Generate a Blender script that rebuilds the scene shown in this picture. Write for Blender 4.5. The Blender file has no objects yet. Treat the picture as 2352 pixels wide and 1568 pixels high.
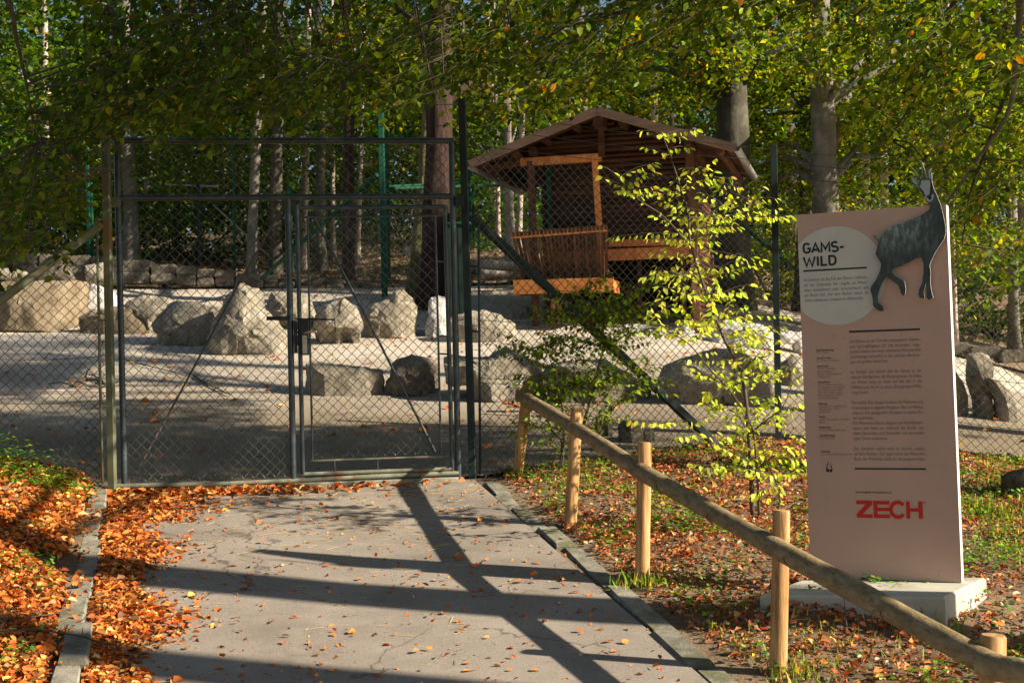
import bpy, math, random
import numpy as np
from mathutils import Vector, Matrix, geometry, noise

rnd = random.Random(7)
rng = np.random.default_rng(7)
scene = bpy.context.scene
C = scene.collection

# ------------------------------------------------------------------ camera
FOC = 3267.0                      # focal length in units of a 2352 px wide frame
PITCH = math.atan(76 / FOC)
ROLL = 0.026
EYE = np.array([0.0, 0.0, 1.6])
cp, sp, cr, sr = math.cos(PITCH), math.sin(PITCH), math.cos(ROLL), math.sin(ROLL)
Fv = np.array([0, cp, sp]); U0 = np.array([0, -sp, cp]); X0 = np.array([1.0, 0, 0])
Rv = cr * X0 - sr * U0
Uv = sr * X0 + cr * U0
cam_d = bpy.data.cameras.new("camera")
cam = bpy.data.objects.new("camera", cam_d); C.objects.link(cam)
cam_d.sensor_width = 36; cam_d.lens = FOC / 2352 * 36
cam_d.clip_start = 0.1; cam_d.clip_end = 600
cam_d.dof.use_dof = True; cam_d.dof.focus_distance = 8.6; cam_d.dof.aperture_fstop = 7.1
m = Matrix(((Rv[0], Uv[0], -Fv[0], EYE[0]), (Rv[1], Uv[1], -Fv[1], EYE[1]), (Rv[2], Uv[2], -Fv[2], EYE[2]), (0, 0, 0, 1)))
cam.matrix_world = m
scene.camera = cam

# ------------------------------------------------------------------ light
SUN = Vector((0.955 * math.cos(math.radians(29)), -0.296 * math.cos(math.radians(29)), math.sin(math.radians(29)))).normalized()
w = bpy.data.worlds.new("World"); scene.world = w; w.use_nodes = True
nt = w.node_tree; nt.nodes.clear()
sky = nt.nodes.new("ShaderNodeTexSky"); sky.sky_type = 'NISHITA'; sky.sun_disc = False
sky.sun_elevation = math.radians(29); sky.sun_rotation = math.atan2(SUN.x, SUN.y)
bg = nt.nodes.new("ShaderNodeBackground"); bg.inputs[1].default_value = 0.05
wo = nt.nodes.new("ShaderNodeOutputWorld")
nt.links.new(sky.outputs[0], bg.inputs[0]); nt.links.new(bg.outputs[0], wo.inputs[0])
sl = bpy.data.lights.new("sun", 'SUN'); sl.energy = 5.0; sl.angle = math.radians(0.6); sl.color = (1.0, 0.88, 0.70)
so = bpy.data.objects.new("sun", sl); C.objects.link(so)
so.rotation_euler = (-SUN).to_track_quat('-Z', 'Y').to_euler()
so.location = (6, -2, 12)
scene.view_settings.view_transform = 'Standard'
scene.view_settings.look = 'None'
scene.view_settings.exposure = 1.2
scene.view_settings.gamma = 1.0
scene.view_settings.use_curve_mapping = False
scene.cycles.max_bounces = 6; scene.cycles.diffuse_bounces = 3; scene.cycles.transmission_bounces = 4
scene.cycles.transparent_max_bounces = 4

# ------------------------------------------------------------------ helpers
def ray(px, py):
    return Fv + Rv * ((px - 1176) / FOC) - Uv * ((py - 784) / FOC)

def at(px, py, Y):
    d = ray(px, py)
    return EYE + d * (Y / d[1])

def tr(pts, ox, oy, s):
    """points read in an enlargement -> 2352 px frame"""
    return [((ox + x / s) * 0.784, (oy + y / s) * 0.784) for x, y in pts]

YK = [-30, 0, 3.5, 5, 6, 11, 15, 18.5, 20, 24, 26, 40, 70, 160]
ZK = [-.3, -.2, -.15, -.012, .128, .828, 1.39, 2.03, 2.30, 3.05, 3.42, 5.5, 8.5, 12.0]
def sstep(a, b, x):
    t = np.clip((x - a) / (b - a), 0, 1); return t * t * (3 - 2 * t)
def curb_l(y): return -2.04 - 0.25 * (y - 6.65)
def curb_r(y): return 0.87 - 0.262 * (y - 6.4)
def gz(x, y):
    x = np.asarray(x, float); y = np.asarray(y, float)
    z = np.interp(y, YK, ZK)
    z = z - .02 * np.clip(x + 1, -6, 0)
    d = curb_l(y) - x
    z = z + .30 * (1 - np.exp(-np.maximum(d, 0) / .8)) * (1 - sstep(10.6, 12.5, y)) * sstep(5, 9, y)
    z = z - (.085 + .13 * sstep(14.5, 20, y)) * np.minimum(np.logaddexp(0, (x - 2.2) * 4) / 4, 9)
    dr = x - curb_r(y) - .25
    off = np.maximum(sstep(0, .5, dr), sstep(0, .5, d - .2))
    off = off * (1 - sstep(10.3, 10.9, y))
    z = z + off * .025 * (np.sin(x * 3.1 + y * 1.3) + np.sin(y * 4.1 - x * 2.2))
    z = z + .05 * np.exp(-((x - 1.95) ** 2 / .7 + (y - 7.3) ** 2 / .5))
    far = sstep(25, 28, y)
    z = z + far * .12 * (np.sin(x * .9 + y * .5) + np.sin(y * .7 - x * .6))
    return z
def g1(x, y): return float(gz(x, y))
def hit(px, py, y0=5.0, y1=120.0):
    d = ray(px, py); Y = y0
    while Y < y1:
        p = EYE + d * (Y / d[1])
        if p[2] < g1(p[0], p[1]): return p
        Y += .02 if Y < 30 else .1
    return EYE + d * (y1 / d[1])

def tagp(o, label=None, cat=None, group=None, kind=None):
    if label: o['label'] = label
    if cat: o['category'] = cat
    if group: o['group'] = group
    if kind: o['kind'] = kind
    return o
def thing(name, loc, label, cat, group=None, kind=None):
    o = bpy.data.objects.new(name, None); C.objects.link(o)
    o.empty_display_size = .1
    o.location = Vector([float(v) for v in loc])
    return tagp(o, label, cat, group, kind)
def root_loc(p):
    v = Vector((0, 0, 0))
    while p is not None:
        v += p.location; p = p.parent
    return v

class MB:
    def __init__(s): s.v = []; s.f = []; s.uv = None
    def add(s, vs, fs):
        n = len(s.v); s.v.extend([tuple(map(float, v)) for v in vs]); s.f.extend([tuple(i + n for i in f) for f in fs]); return s
    def hexa(s, c):      # 8 corners: 4 bottom ccw, 4 top
        return s.add(c, [(3, 2, 1, 0), (4, 5, 6, 7), (0, 1, 5, 4), (1, 2, 6, 5), (2, 3, 7, 6), (3, 0, 4, 7)])
    def beam(s, a, b, wd, th, up=(0, 0, 1), bev=0.12):
        """rectangular bar a->b, wd across, th along 'up', chamfered edges"""
        a = Vector(a); b = Vector(b); d = (b - a).normalized(); u = Vector(up)
        x = d.cross(u)
        if x.length < 1e-4: x = d.cross(Vector((0, 1, 0)))
        x.normalize(); u = x.cross(d).normalized()
        c = min(wd, th) * bev; hw, ht = wd / 2, th / 2
        prof = [(-hw + c, -ht), (hw - c, -ht), (hw, -ht + c), (hw, ht - c), (hw - c, ht), (-hw + c, ht), (-hw, ht - c), (-hw, -ht + c)]
        vs = [p + x * q[0] + u * q[1] for p in (a, b) for q in prof]
        n = 8
        fs = [(i, (i + 1) % n, n + (i + 1) % n, n + i) for i in range(n)] + [tuple(range(n - 1, -1, -1)), tuple(range(n, 2 * n))]
        return s.add(vs, fs)
    def tube(s, pts, rad, n=8, cap=True):
        pts = [Vector([float(q) for q in p]) for p in pts]; k = len(pts)
        if not hasattr(rad, '__len__'): rad = [rad] * k
        vs = []; prev = None
        for i, p in enumerate(pts):
            d = (pts[min(i + 1, k - 1)] - pts[max(i - 1, 0)]).normalized()
            ref = prev if prev is not None else (Vector((0, 0, 1)) if abs(d.z) < .8 else Vector((0, 1, 0)))
            x = d.cross(ref)
            if x.length < 1e-5: x = d.cross(Vector((1, 0, 0)))
            x.normalize(); y = x.cross(d).normalized(); prev = y
            for j in range(n):
                a = 2 * math.pi * j / n
                vs.append(p + (x * math.cos(a) + y * math.sin(a)) * rad[i])
        fs = [(i * n + j, i * n + (j + 1) % n, (i + 1) * n + (j + 1) % n, (i + 1) * n + j) for i in range(k - 1) for j in range(n)]
        if cap: fs += [tuple(range(n - 1, -1, -1)), tuple(range((k - 1) * n, k * n))]
        return s.add(vs, fs)
    def build(s, name, mat, parent=None, smooth=False, label=None, cat=None, group=None, kind=None, auto=False):
        me = bpy.data.meshes.new(name)
        off = root_loc(parent)
        arr = np.array(s.v, dtype=float) - np.array(off)
        me.from_pydata(arr.tolist(), [], s.f)
        if smooth: me.polygons.foreach_set("use_smooth", [True] * len(me.polygons))
        if mat: me.materials.append(mat)
        me.update()
        if auto and smooth:
            try: me.set_sharp_from_angle(angle=math.radians(38))
            except Exception: pass
        o = bpy.data.objects.new(name, me); C.objects.link(o)
        if parent is not None: o.parent = parent
        return tagp(o, label, cat, group, kind)

# ------------------------------------------------------------------ materials
def N(nt, t, **kw):
    n = nt.nodes.new(t)
    for k, v in kw.items(): setattr(n, k, v)
    return n
def mat(name, cols, scale=8.0, rough=.8, bump=.3, bscale=None, stretch=(1, 1, 1), detail=6, metal=0.0, spec=.3, extra=None, bdist=.01, rvar=0.0):
    """procedural: noise -> colour ramp, second noise -> bump. cols: list of (pos, rgb)"""
    M = bpy.data.materials.new(name); M.use_nodes = True; nt = M.node_tree
    b = nt.nodes["Principled BSDF"]
    tc = N(nt, "ShaderNodeNewGeometry"); mp = N(nt, "ShaderNodeMapping"); mp.inputs['Scale'].default_value = stretch
    nt.links.new(tc.outputs['Position'], mp.inputs[0])
    n1 = N(nt, "ShaderNodeTexNoise"); n1.inputs['Scale'].default_value = scale; n1.inputs['Detail'].default_value = detail; n1.inputs['Roughness'].default_value = .62
    nt.links.new(mp.outputs[0], n1.inputs['Vector'])
    r = N(nt, "ShaderNodeValToRGB"); els = r.color_ramp.elements
    els[0].position = cols[0][0]; els[0].color = (*cols[0][1], 1)
    els[1].position = cols[-1][0]; els[1].color = (*cols[-1][1], 1)
    for p, c in cols[1:-1]:
        e = els.new(p); e.color = (*c, 1)
    nt.links.new(n1.outputs['Fac'], r.inputs[0])
    col = r.outputs[0]
    if extra: col = extra(nt, col, mp)
    if rvar:
        oi = N(nt, "ShaderNodeObjectInfo"); hs = N(nt, "ShaderNodeHueSaturation")
        mr = N(nt, "ShaderNodeMapRange"); mr.inputs[3].default_value = 1 - rvar; mr.inputs[4].default_value = 1 + rvar
        nt.links.new(oi.outputs['Random'], mr.inputs[0]); nt.links.new(mr.outputs[0], hs.inputs['Value'])
        nt.links.new(col, hs.inputs['Color']); col = hs.outputs[0]
    nt.links.new(col, b.inputs['Base Color'])
    b.inputs['Roughness'].default_value = rough; b.inputs['Metallic'].default_value = metal
    b.inputs['Specular IOR Level'].default_value = spec
    if bump:
        n2 = N(nt, "ShaderNodeTexNoise"); n2.inputs['Scale'].default_value = bscale or scale * 3; n2.inputs['Detail'].default_value = 8; n2.inputs['Roughness'].default_value = .7
        nt.links.new(mp.outputs[0], n2.inputs['Vector'])
        bp = N(nt, "ShaderNodeBump"); bp.inputs['Strength'].default_value = bump; bp.inputs['Distance'].default_value = bdist
        nt.links.new(n2.outputs['Fac'], bp.inputs['Height']); nt.links.new(bp.outputs[0], b.inputs['Normal'])
    return M
def speck(colr, scale, lo, hi, fac=1.0):
    """sharp spots of another colour"""
    def f(nt, col, mp):
        n = N(nt, "ShaderNodeTexNoise"); n.inputs['Scale'].default_value = scale; n.inputs['Detail'].default_value = 4
        nt.links.new(mp.outputs[0], n.inputs['Vector'])
        r = N(nt, "ShaderNodeValToRGB"); r.color_ramp.elements[0].position = lo; r.color_ramp.elements[1].position = hi
        nt.links.new(n.outputs['Fac'], r.inputs[0])
        mu = N(nt, "ShaderNodeMath", operation='MULTIPLY'); mu.inputs[1].default_value = fac
        nt.links.new(r.outputs[0], mu.inputs[0])
        mx = N(nt, "ShaderNodeMix", data_type='RGBA'); mx.inputs[7].default_value = (*colr, 1)
        nt.links.new(mu.outputs[0], mx.inputs[0]); nt.links.new(col, mx.inputs[6])
        return mx.outputs[2]
    return f
def chain(*fs):
    def f(nt, col, mp):
        for g in fs: col = g(nt, col, mp)
        return col
    return f
def crack(scale, wdt=.006, colr=(.05, .04, .035), fac=.8, dist=.35):
    """thin irregular cracks along cell borders"""
    def f(nt, col, mp):
        g = N(nt, "ShaderNodeTexNoise"); g.inputs['Scale'].default_value = scale * 3; g.inputs['Detail'].default_value = 5
        nt.links.new(mp.outputs[0], g.inputs['Vector'])
        mx0 = N(nt, "ShaderNodeMix", data_type='VECTOR'); mx0.inputs[0].default_value = dist
        nt.links.new(mp.outputs[0], mx0.inputs[4]); nt.links.new(g.outputs['Color'], mx0.inputs[5])
        v = N(nt, "ShaderNodeTexVoronoi", feature='DISTANCE_TO_EDGE'); v.inputs['Scale'].default_value = scale; nt.links.new(mx0.outputs[1], v.inputs['Vector'])
        r = N(nt, "ShaderNodeMapRange"); r.inputs[1].default_value = 0; r.inputs[2].default_value = wdt; r.inputs[3].default_value = fac; r.inputs[4].default_value = 0
        nt.links.new(v.outputs['Distance'], r.inputs[0])
        n = N(nt, "ShaderNodeTexNoise"); n.inputs['Scale'].default_value = scale * .8; nt.links.new(mp.outputs[0], n.inputs['Vector'])
        r2 = N(nt, "ShaderNodeMapRange"); r2.inputs[1].default_value = .48; r2.inputs[2].default_value = .56; nt.links.new(n.outputs['Fac'], r2.inputs[0])
        mu = N(nt, "ShaderNodeMath", operation='MULTIPLY'); nt.links.new(r.outputs[0], mu.inputs[0]); nt.links.new(r2.outputs[0], mu.inputs[1])
        mx = N(nt, "ShaderNodeMix", data_type='RGBA'); mx.inputs[7].default_value = (*colr, 1)
        nt.links.new(mu.outputs[0], mx.inputs[0]); nt.links.new(col, mx.inputs[6]); return mx.outputs[2]
    return f
def leafmat(name, trans=.45, rough=.5, spec=.35):
    M = bpy.data.materials.new(name); M.use_nodes = True; nt = M.node_tree
    b = nt.nodes["Principled BSDF"]; out = nt.nodes["Material Output"]
    at_ = N(nt, "ShaderNodeAttribute"); at_.attribute_name = "tint"
    geo = N(nt, "ShaderNodeNewGeometry")
    nz = N(nt, "ShaderNodeTexNoise"); nz.inputs['Scale'].default_value = 60
    nt.links.new(geo.outputs['Position'], nz.inputs['Vector'])
    mr = N(nt, "ShaderNodeMapRange"); mr.inputs[3].default_value = .75; mr.inputs[4].default_value = 1.25
    nt.links.new(nz.outputs['Fac'], mr.inputs[0])
    hs = N(nt, "ShaderNodeHueSaturation"); nt.links.new(at_.outputs['Color'], hs.inputs['Color']); nt.links.new(mr.outputs[0], hs.inputs['Value'])
    nt.links.new(hs.outputs[0], b.inputs['Base Color']); b.inputs['Roughness'].default_value = rough
    b.inputs['Specular IOR Level'].default_value = spec
    if trans > 0:
        t = N(nt, "ShaderNodeBsdfTranslucent"); g = N(nt, "ShaderNodeHueSaturation"); g.inputs['Value'].default_value = 1.7; g.inputs['Saturation'].default_value = 1.1
        nt.links.new(hs.outputs[0], g.inputs['Color']); nt.links.new(g.outputs[0], t.inputs[0])
        mx = N(nt, "ShaderNodeMixShader"); mx.inputs[0].default_value = trans
        nt.links.new(b.outputs[0], mx.inputs[1]); nt.links.new(t.outputs[0], mx.inputs[2]); nt.links.new(mx.outputs[0], out.inputs[0])
    return M
def flat(name, c, rough=.6, metal=0, spec=.3):
    return mat(name, [(.3, tuple(v * .93 for v in c)), (.7, tuple(min(1, v * 1.07) for v in c))], scale=5, rough=rough, bump=.05, bscale=60, metal=metal, spec=spec)

def yard_tone(nt, col, mp):  # near yard darkened: trampled dirt, and tree shade put into the colour
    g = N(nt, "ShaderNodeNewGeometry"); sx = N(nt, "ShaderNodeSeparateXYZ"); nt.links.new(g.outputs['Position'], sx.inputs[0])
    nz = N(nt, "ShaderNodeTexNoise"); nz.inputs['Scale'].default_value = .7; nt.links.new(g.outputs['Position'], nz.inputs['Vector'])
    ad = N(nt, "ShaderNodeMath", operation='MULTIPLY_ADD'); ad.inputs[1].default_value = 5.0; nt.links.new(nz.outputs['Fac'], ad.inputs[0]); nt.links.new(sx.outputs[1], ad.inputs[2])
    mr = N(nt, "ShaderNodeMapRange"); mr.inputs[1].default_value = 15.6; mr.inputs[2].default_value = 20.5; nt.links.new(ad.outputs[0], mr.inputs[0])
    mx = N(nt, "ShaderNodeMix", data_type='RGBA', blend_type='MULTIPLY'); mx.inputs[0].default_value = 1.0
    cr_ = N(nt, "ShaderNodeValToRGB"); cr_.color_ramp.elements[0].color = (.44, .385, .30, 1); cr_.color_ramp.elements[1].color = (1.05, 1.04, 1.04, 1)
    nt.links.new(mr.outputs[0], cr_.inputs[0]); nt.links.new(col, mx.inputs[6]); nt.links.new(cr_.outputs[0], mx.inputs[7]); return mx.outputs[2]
M_ground = mat("forest soil", [(.3, (.10, .062, .035)), (.5, (.20, .135, .08)), (.62, (.26, .185, .115)), (.75, (.13, .13, .04))], scale=3.5, rough=.95, bump=.9, bscale=30, bdist=.03,
               extra=speck((.26, .22, .17), 28, .58, .66, .6))
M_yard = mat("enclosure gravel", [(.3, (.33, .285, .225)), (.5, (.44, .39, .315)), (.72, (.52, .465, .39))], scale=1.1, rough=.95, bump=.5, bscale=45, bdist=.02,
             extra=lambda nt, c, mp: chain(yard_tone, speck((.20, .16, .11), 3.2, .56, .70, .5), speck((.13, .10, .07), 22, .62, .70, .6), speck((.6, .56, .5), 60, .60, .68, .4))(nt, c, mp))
M_path = mat("worn asphalt", [(.3, (.20, .168, .138)), (.5, (.255, .218, .182)), (.72, (.31, .268, .225))], scale=1.6, rough=.9, bump=.55, bscale=190, bdist=.006, detail=9,
             extra=chain(speck((.48, .44, .38), 110, .60, .66, .55), speck((.07, .06, .05), 85, .60, .67, .55), speck((.14, .115, .09), 2.0, .50, .75, .5), speck((.36, .31, .25), 5.5, .58, .72, .35), crack(.9)))
M_kerb = mat("kerb stone", [(.3, (.11, .105, .075)), (.5, (.22, .205, .16)), (.75, (.33, .31, .26))], scale=9, rough=.95, bump=.7, bscale=50, bdist=.012, rvar=.15,
             extra=speck((.09, .10, .03), 5, .55, .68, .7))
M_rock = mat("limestone", [(.25, (.13, .11, .08)), (.45, (.27, .235, .175)), (.6, (.36, .32, .25)), (.8, (.48, .44, .36))], scale=2.6, rough=.92, bump=1.0, bscale=7, bdist=.07, detail=9, rvar=.12,
             extra=chain(speck((.15, .125, .09), 5, .54, .70, .65), speck((.10, .085, .06), 16, .60, .70, .7), speck((.62, .57, .48), 9, .60, .70, .5), crack(2.2, .02, (.06, .05, .035), .85)))
M_rockb = mat("brown and shade-toned sandstone", [(.25, (.12, .085, .05)), (.5, (.24, .185, .12)), (.75, (.34, .28, .19))], scale=3, rough=.95, bump=.8, bscale=9, bdist=.05, detail=9, extra=chain(speck((.07, .06, .03), 4, .52, .66, .6), crack(2.5, .02, (.05, .04, .03), .7)))  # brown stone; on the squared block its darker colour stands in for shade
M_rockd = mat("dark rock", [(.25, (.07, .06, .045)), (.5, (.17, .145, .11)), (.75, (.30, .26, .20))], scale=6, rough=.95, bump=1.0, bscale=14, bdist=.07, detail=9, rvar=.12,
              extra=speck((.05, .04, .03), 12, .52, .62, .7))
M_rockw = mat("pale rock", [(.25, (.35, .33, .30)), (.5, (.55, .53, .5)), (.75, (.66, .64, .61))], scale=4, rough=.9, bump=.9, bscale=10, bdist=.05, detail=9, rvar=.08,
              extra=speck((.2, .18, .15), 8, .58, .7, .5))
M_conc = mat("cast concrete", [(.3, (.33, .315, .25)), (.55, (.45, .43, .355)), (.8, (.53, .51, .43))], scale=4, rough=.85, bump=.3, bscale=70, bdist=.004,
             extra=chain(speck((.3, .29, .22), 3.5, .60, .8, .5), speck((.25, .22, .18), 120, .66, .72, .5)))
M_pipe = mat("dark grey painted steel", [(.3, (.028, .04, .047)), (.55, (.052, .072, .084)), (.8, (.10, .13, .15))], scale=9, rough=.38, bump=.15, bscale=60, bdist=.003, metal=.25, spec=.5,
             extra=speck((.16, .08, .04), 26, .66, .74, .6))
M_weather = mat("weathered pale green steel", [(.3, (.08, .09, .06)), (.55, (.20, .21, .15)), (.75, (.30, .30, .23))], scale=7, rough=.7, bump=.3, bscale=60, bdist=.003, extra=speck((.20, .09, .04), 12, .55, .66, .8))
M_postg = mat("grey green steel post", [(.3, (.085, .098, .055)), (.55, (.135, .148, .085)), (.8, (.18, .19, .12))], scale=3, rough=.6, bump=.1, bscale=60, bdist=.003,
              extra=speck((.25, .11, .04), 4, .60, .72, .7))
M_postd = mat("dark green grey steel post", [(.3, (.018, .028, .03)), (.6, (.032, .046, .048)), (.8, (.05, .07, .07))], scale=4, rough=.7, bump=.1, bscale=60, bdist=.003, spec=.15)
M_green = mat("green painted steel", [(.3, (.006, .045, .024)), (.6, (.010, .078, .044)), (.8, (.03, .15, .09))], scale=5, rough=.7, bump=.1, bscale=50, bdist=.003, spec=.15)
M_wire = mat("galvanised wire", [(.3, (.05, .052, .048)), (.6, (.085, .088, .082)), (.8, (.16, .16, .15))], scale=6, rough=.34, bump=0, metal=.6, spec=.5)
M_rust = mat("rusty rod", [(.3, (.06, .05, .045)), (.6, (.12, .09, .07)), (.8, (.2, .13, .09))], scale=16, rough=.7, bump=.1, bdist=.002)
M_lock = flat("black lock metal", (.02, .024, .024), .45, .3)
M_steel = flat("bare steel", (.38, .33, .28), .35, .7)
def wood_ring(c1, c2, c3, name, st=(14, 14, 1.2), rough=.75, bump=.5, gr=None):
    ex = [speck((c1[0] * .4, c1[1] * .35, c1[2] * .3), 3.0, .56, .66, .22), speck((c1[0] * .3, c1[1] * .28, c1[2] * .25), 5.5, .615, .64, .45)]
    if gr: ex.append(speck(gr, .5, .45, .62, .75))
    return mat(name, [(.3, c1), (.5, c2), (.7, c3)], scale=2.6, rough=rough, bump=bump, bscale=4.5, stretch=st, bdist=.006, detail=8, rvar=.1, extra=chain(*ex))
M_postw = wood_ring((.25, .12, .042), (.47, .26, .10), (.64, .42, .20), "fresh round timber")
M_railw = wood_ring((.14, .10, .05), (.25, .18, .09), (.35, .265, .145), "weathered rail timber", st=(12, 2.0, 12))
M_hutw = mat("dark stained logs", [(.3, (.030, .011, .006)), (.5, (.068, .026, .011)), (.75, (.15, .062, .027))], scale=2.5, rough=.75, bump=.5, bscale=6, stretch=(1, 1, 7), bdist=.01, rvar=.45,
             extra=speck((.03, .014, .008), 5, .55, .7, .7))
M_hutl = mat("orange stained timber", [(.3, (.42, .13, .03)), (.5, (.58, .20, .055)), (.75, (.68, .33, .12))], scale=2.5, rough=.7, bump=.4, bscale=8, stretch=(5, 5, 1), bdist=.006, rvar=.15)
M_orange = mat("bright orange board", [(.3, (.60, .19, .035)), (.5, (.76, .27, .06)), (.75, (.80, .38, .13))], scale=2.5, rough=.6, bump=.3, bscale=8, stretch=(1, 1, 5), bdist=.004)
M_hutr = mat("red brown stained timber", [(.3, (.05, .018, .008)), (.5, (.10, .037, .016)), (.75, (.17, .07, .03))], scale=2.5, rough=.75, bump=.4, bscale=8, stretch=(5, 5, 1), bdist=.006, rvar=.2)
M_fasc = mat("grey brown fascia board", [(.3, (.19, .115, .07)), (.7, (.34, .22, .14))], scale=2, rough=.8, bump=.3, stretch=(1, 1, 5), bdist=.005)
M_roof = mat("roofing felt", [(.3, (.07, .075, .08)), (.7, (.16, .165, .17))], scale=8, rough=.9, bump=.4, bscale=60, bdist=.005)
M_zinc = mat("zinc gutter", [(.3, (.28, .27, .25)), (.7, (.45, .44, .42))], scale=6, rough=.45, bump=.1, metal=.5)
M_dark = flat("dark green sheet metal", (.012, .026, .02), .5)
def barkmat(name, a, b, c, st=(6, 6, .8), bd=.03, sp=(.05, .07, .02)):
    return mat(name, [(.3, a), (.5, b), (.72, c)], scale=2.2, rough=.95, bump=.9, bscale=5, stretch=st, bdist=bd, detail=9, rvar=.12, extra=speck(sp, .7, .55, .7, .5))
B_beech = barkmat("beech bark", (.09, .08, .062), (.17, .155, .125), (.28, .255, .21), st=(2, 2, 1.4), bd=.012)
B_dbeech = barkmat("shaded beech bark", (.035, .03, .022), (.07, .062, .048), (.15, .135, .11), st=(2, 2, 1.4), bd=.02)  # beech bark darkened in colour for the shade of neighbouring foliage
B_pine = barkmat("pine bark", (.022, .012, .009), (.048, .026, .020), (.11, .065, .052), bd=.05)
B_pale = barkmat("pale pink pine bark", (.30, .22, .19), (.50, .40, .34), (.66, .56, .50), bd=.02)
B_moss = barkmat("mossy bark", (.07, .065, .025), (.16, .15, .055), (.25, .23, .10), bd=.03)
B_dark = barkmat("dark bark", (.03, .025, .02), (.07, .06, .045), (.12, .10, .08), bd=.03)
B_twig = mat("twig bark", [(.3, (.05, .038, .026)), (.7, (.12, .095, .07))], scale=20, rough=.9, bump=.2)
M_leaf = leafmat("living leaves", .45, .5, .22)
M_litter = leafmat("dry leaves", .12, .75, .2)
M_leafin = M_leaf
M_straw = flat("straw", (.55, .40, .18), .8)

# ------------------------------------------------------------------ leaves
def unit(a): return a / (np.linalg.norm(a, axis=-1, keepdims=True) + 1e-9)
def leaves(name, pos, dr, nr, size, col, material, parent=None, hexa=True, wid=.30, curl=.08, fold=.06, **kw):
    n = len(pos); a = unit(dr); b = unit(np.cross(nr, a)); c = unit(np.cross(a, b))
    s = size[:, None]
    if hexa:
        crl = (curl * (1 + rng.normal(0, .8, n)))[:, None]
        P = [pos,
             pos + s * (.30 * a + wid * b + fold * c), pos + s * (.70 * a + wid * .78 * b + (fold - crl * .5) * c),
             pos + s * (1.0 * a - crl * c),
             pos + s * (.70 * a - wid * .78 * b + (fold - crl * .5) * c), pos + s * (.30 * a - wid * b + fold * c)]
        k = 6; F = np.array([[0, 3, 2, 1], [0, 5, 4, 3]])
    else:
        P = [pos, pos + s * (.45 * a + wid * 1.15 * b + .05 * c), pos + s * a, pos + s * (.5 * a - wid * 1.15 * b - .04 * c)]
        k = 4; F = np.array([[0, 3, 2, 1]])
    V = np.stack(P, 1).reshape(-1, 3) - np.array(root_loc(parent))
    nf = len(F)
    idx = (np.arange(n)[:, None, None] * k + F[None]).reshape(-1)
    me = bpy.data.meshes.new(name)
    me.vertices.add(n * k); me.vertices.foreach_set("co", V.astype(np.float32).ravel())
    me.loops.add(n * nf * 4); me.loops.foreach_set("vertex_index", idx.astype(np.int32))
    me.polygons.add(n * nf); me.polygons.foreach_set("loop_start", np.arange(0, n * nf * 4, 4, dtype=np.int32))
    me.polygons.foreach_set("loop_total", np.full(n * nf, 4, dtype=np.int32))
    me.update(calc_edges=True)
    at_ = me.attributes.new("tint", 'FLOAT_COLOR', 'POINT')
    cc = np.ones((n, k, 4), np.float32); cc[:, :, :3] = col[:, None, :]
    at_.data.foreach_set("color", cc.ravel())
    me.materials.append(material)
    o = bpy.data.objects.new(name, me); C.objects.link(o)
    if parent is not None: o.parent = parent
    return tagp(o, **kw)

def pal(n, cols, wts, var=.22):
    cols = np.array(cols); wts = np.array(wts, float); wts /= wts.sum()
    c = cols[rng.choice(len(cols), n, p=wts)]
    return np.clip(c * (1 + rng.normal(0, var, (n, 1))) * (1 + rng.normal(0, .08, (n, 3))), .004, .95)
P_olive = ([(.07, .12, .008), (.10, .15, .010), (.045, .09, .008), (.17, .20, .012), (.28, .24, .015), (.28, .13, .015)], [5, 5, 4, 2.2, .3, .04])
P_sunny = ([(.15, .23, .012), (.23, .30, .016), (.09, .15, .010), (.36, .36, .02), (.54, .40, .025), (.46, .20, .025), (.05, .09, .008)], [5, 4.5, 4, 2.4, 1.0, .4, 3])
P_mid = ([(.045, .10, .008), (.08, .15, .010), (.03, .065, .007), (.16, .21, .014), (.3, .19, .02)], [5, 4, 4, 1.6, .4])
P_wood = ([(.20, .12, .065), (.30, .20, .12), (.13, .075, .04), (.12, .17, .03), (.34, .16, .07)], [4, 4, 3, 2.0, .8])
P_deep = ([(.03, .065, .006), (.05, .10, .008), (.02, .045, .005), (.11, .16, .012), (.2, .2, .02)], [5, 4, 4, 1.6, .5])
P_yel = ([(.60, .66, .09), (.52, .62, .08), (.72, .72, .13), (.38, .48, .05), (.62, .48, .12), (.26, .33, .05)], [5, 4, 3, 2, .8, 1.2])
P_shrub = ([(.14, .23, .012), (.21, .31, .015), (.33, .38, .02), (.26, .15, .03), (.06, .10, .02)], [5, 4, 2.2, .8, 2])
P_lit = ([(.62, .19, .035), (.52, .14, .026), (.70, .29, .07), (.38, .10, .022), (.72, .42, .17), (.20, .06, .018), (.7, .46, .1), (.24, .13, .06)], [6, 5, 4, 3.4, 2, 3, .5, 2])
P_litr = ([(.48, .15, .05), (.58, .22, .07), (.34, .10, .035), (.62, .36, .15), (.20, .07, .03), (.62, .52, .08), (.55, .42, .28)], [5, 4, 4, 2, 3, .6, 1.5])

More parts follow.
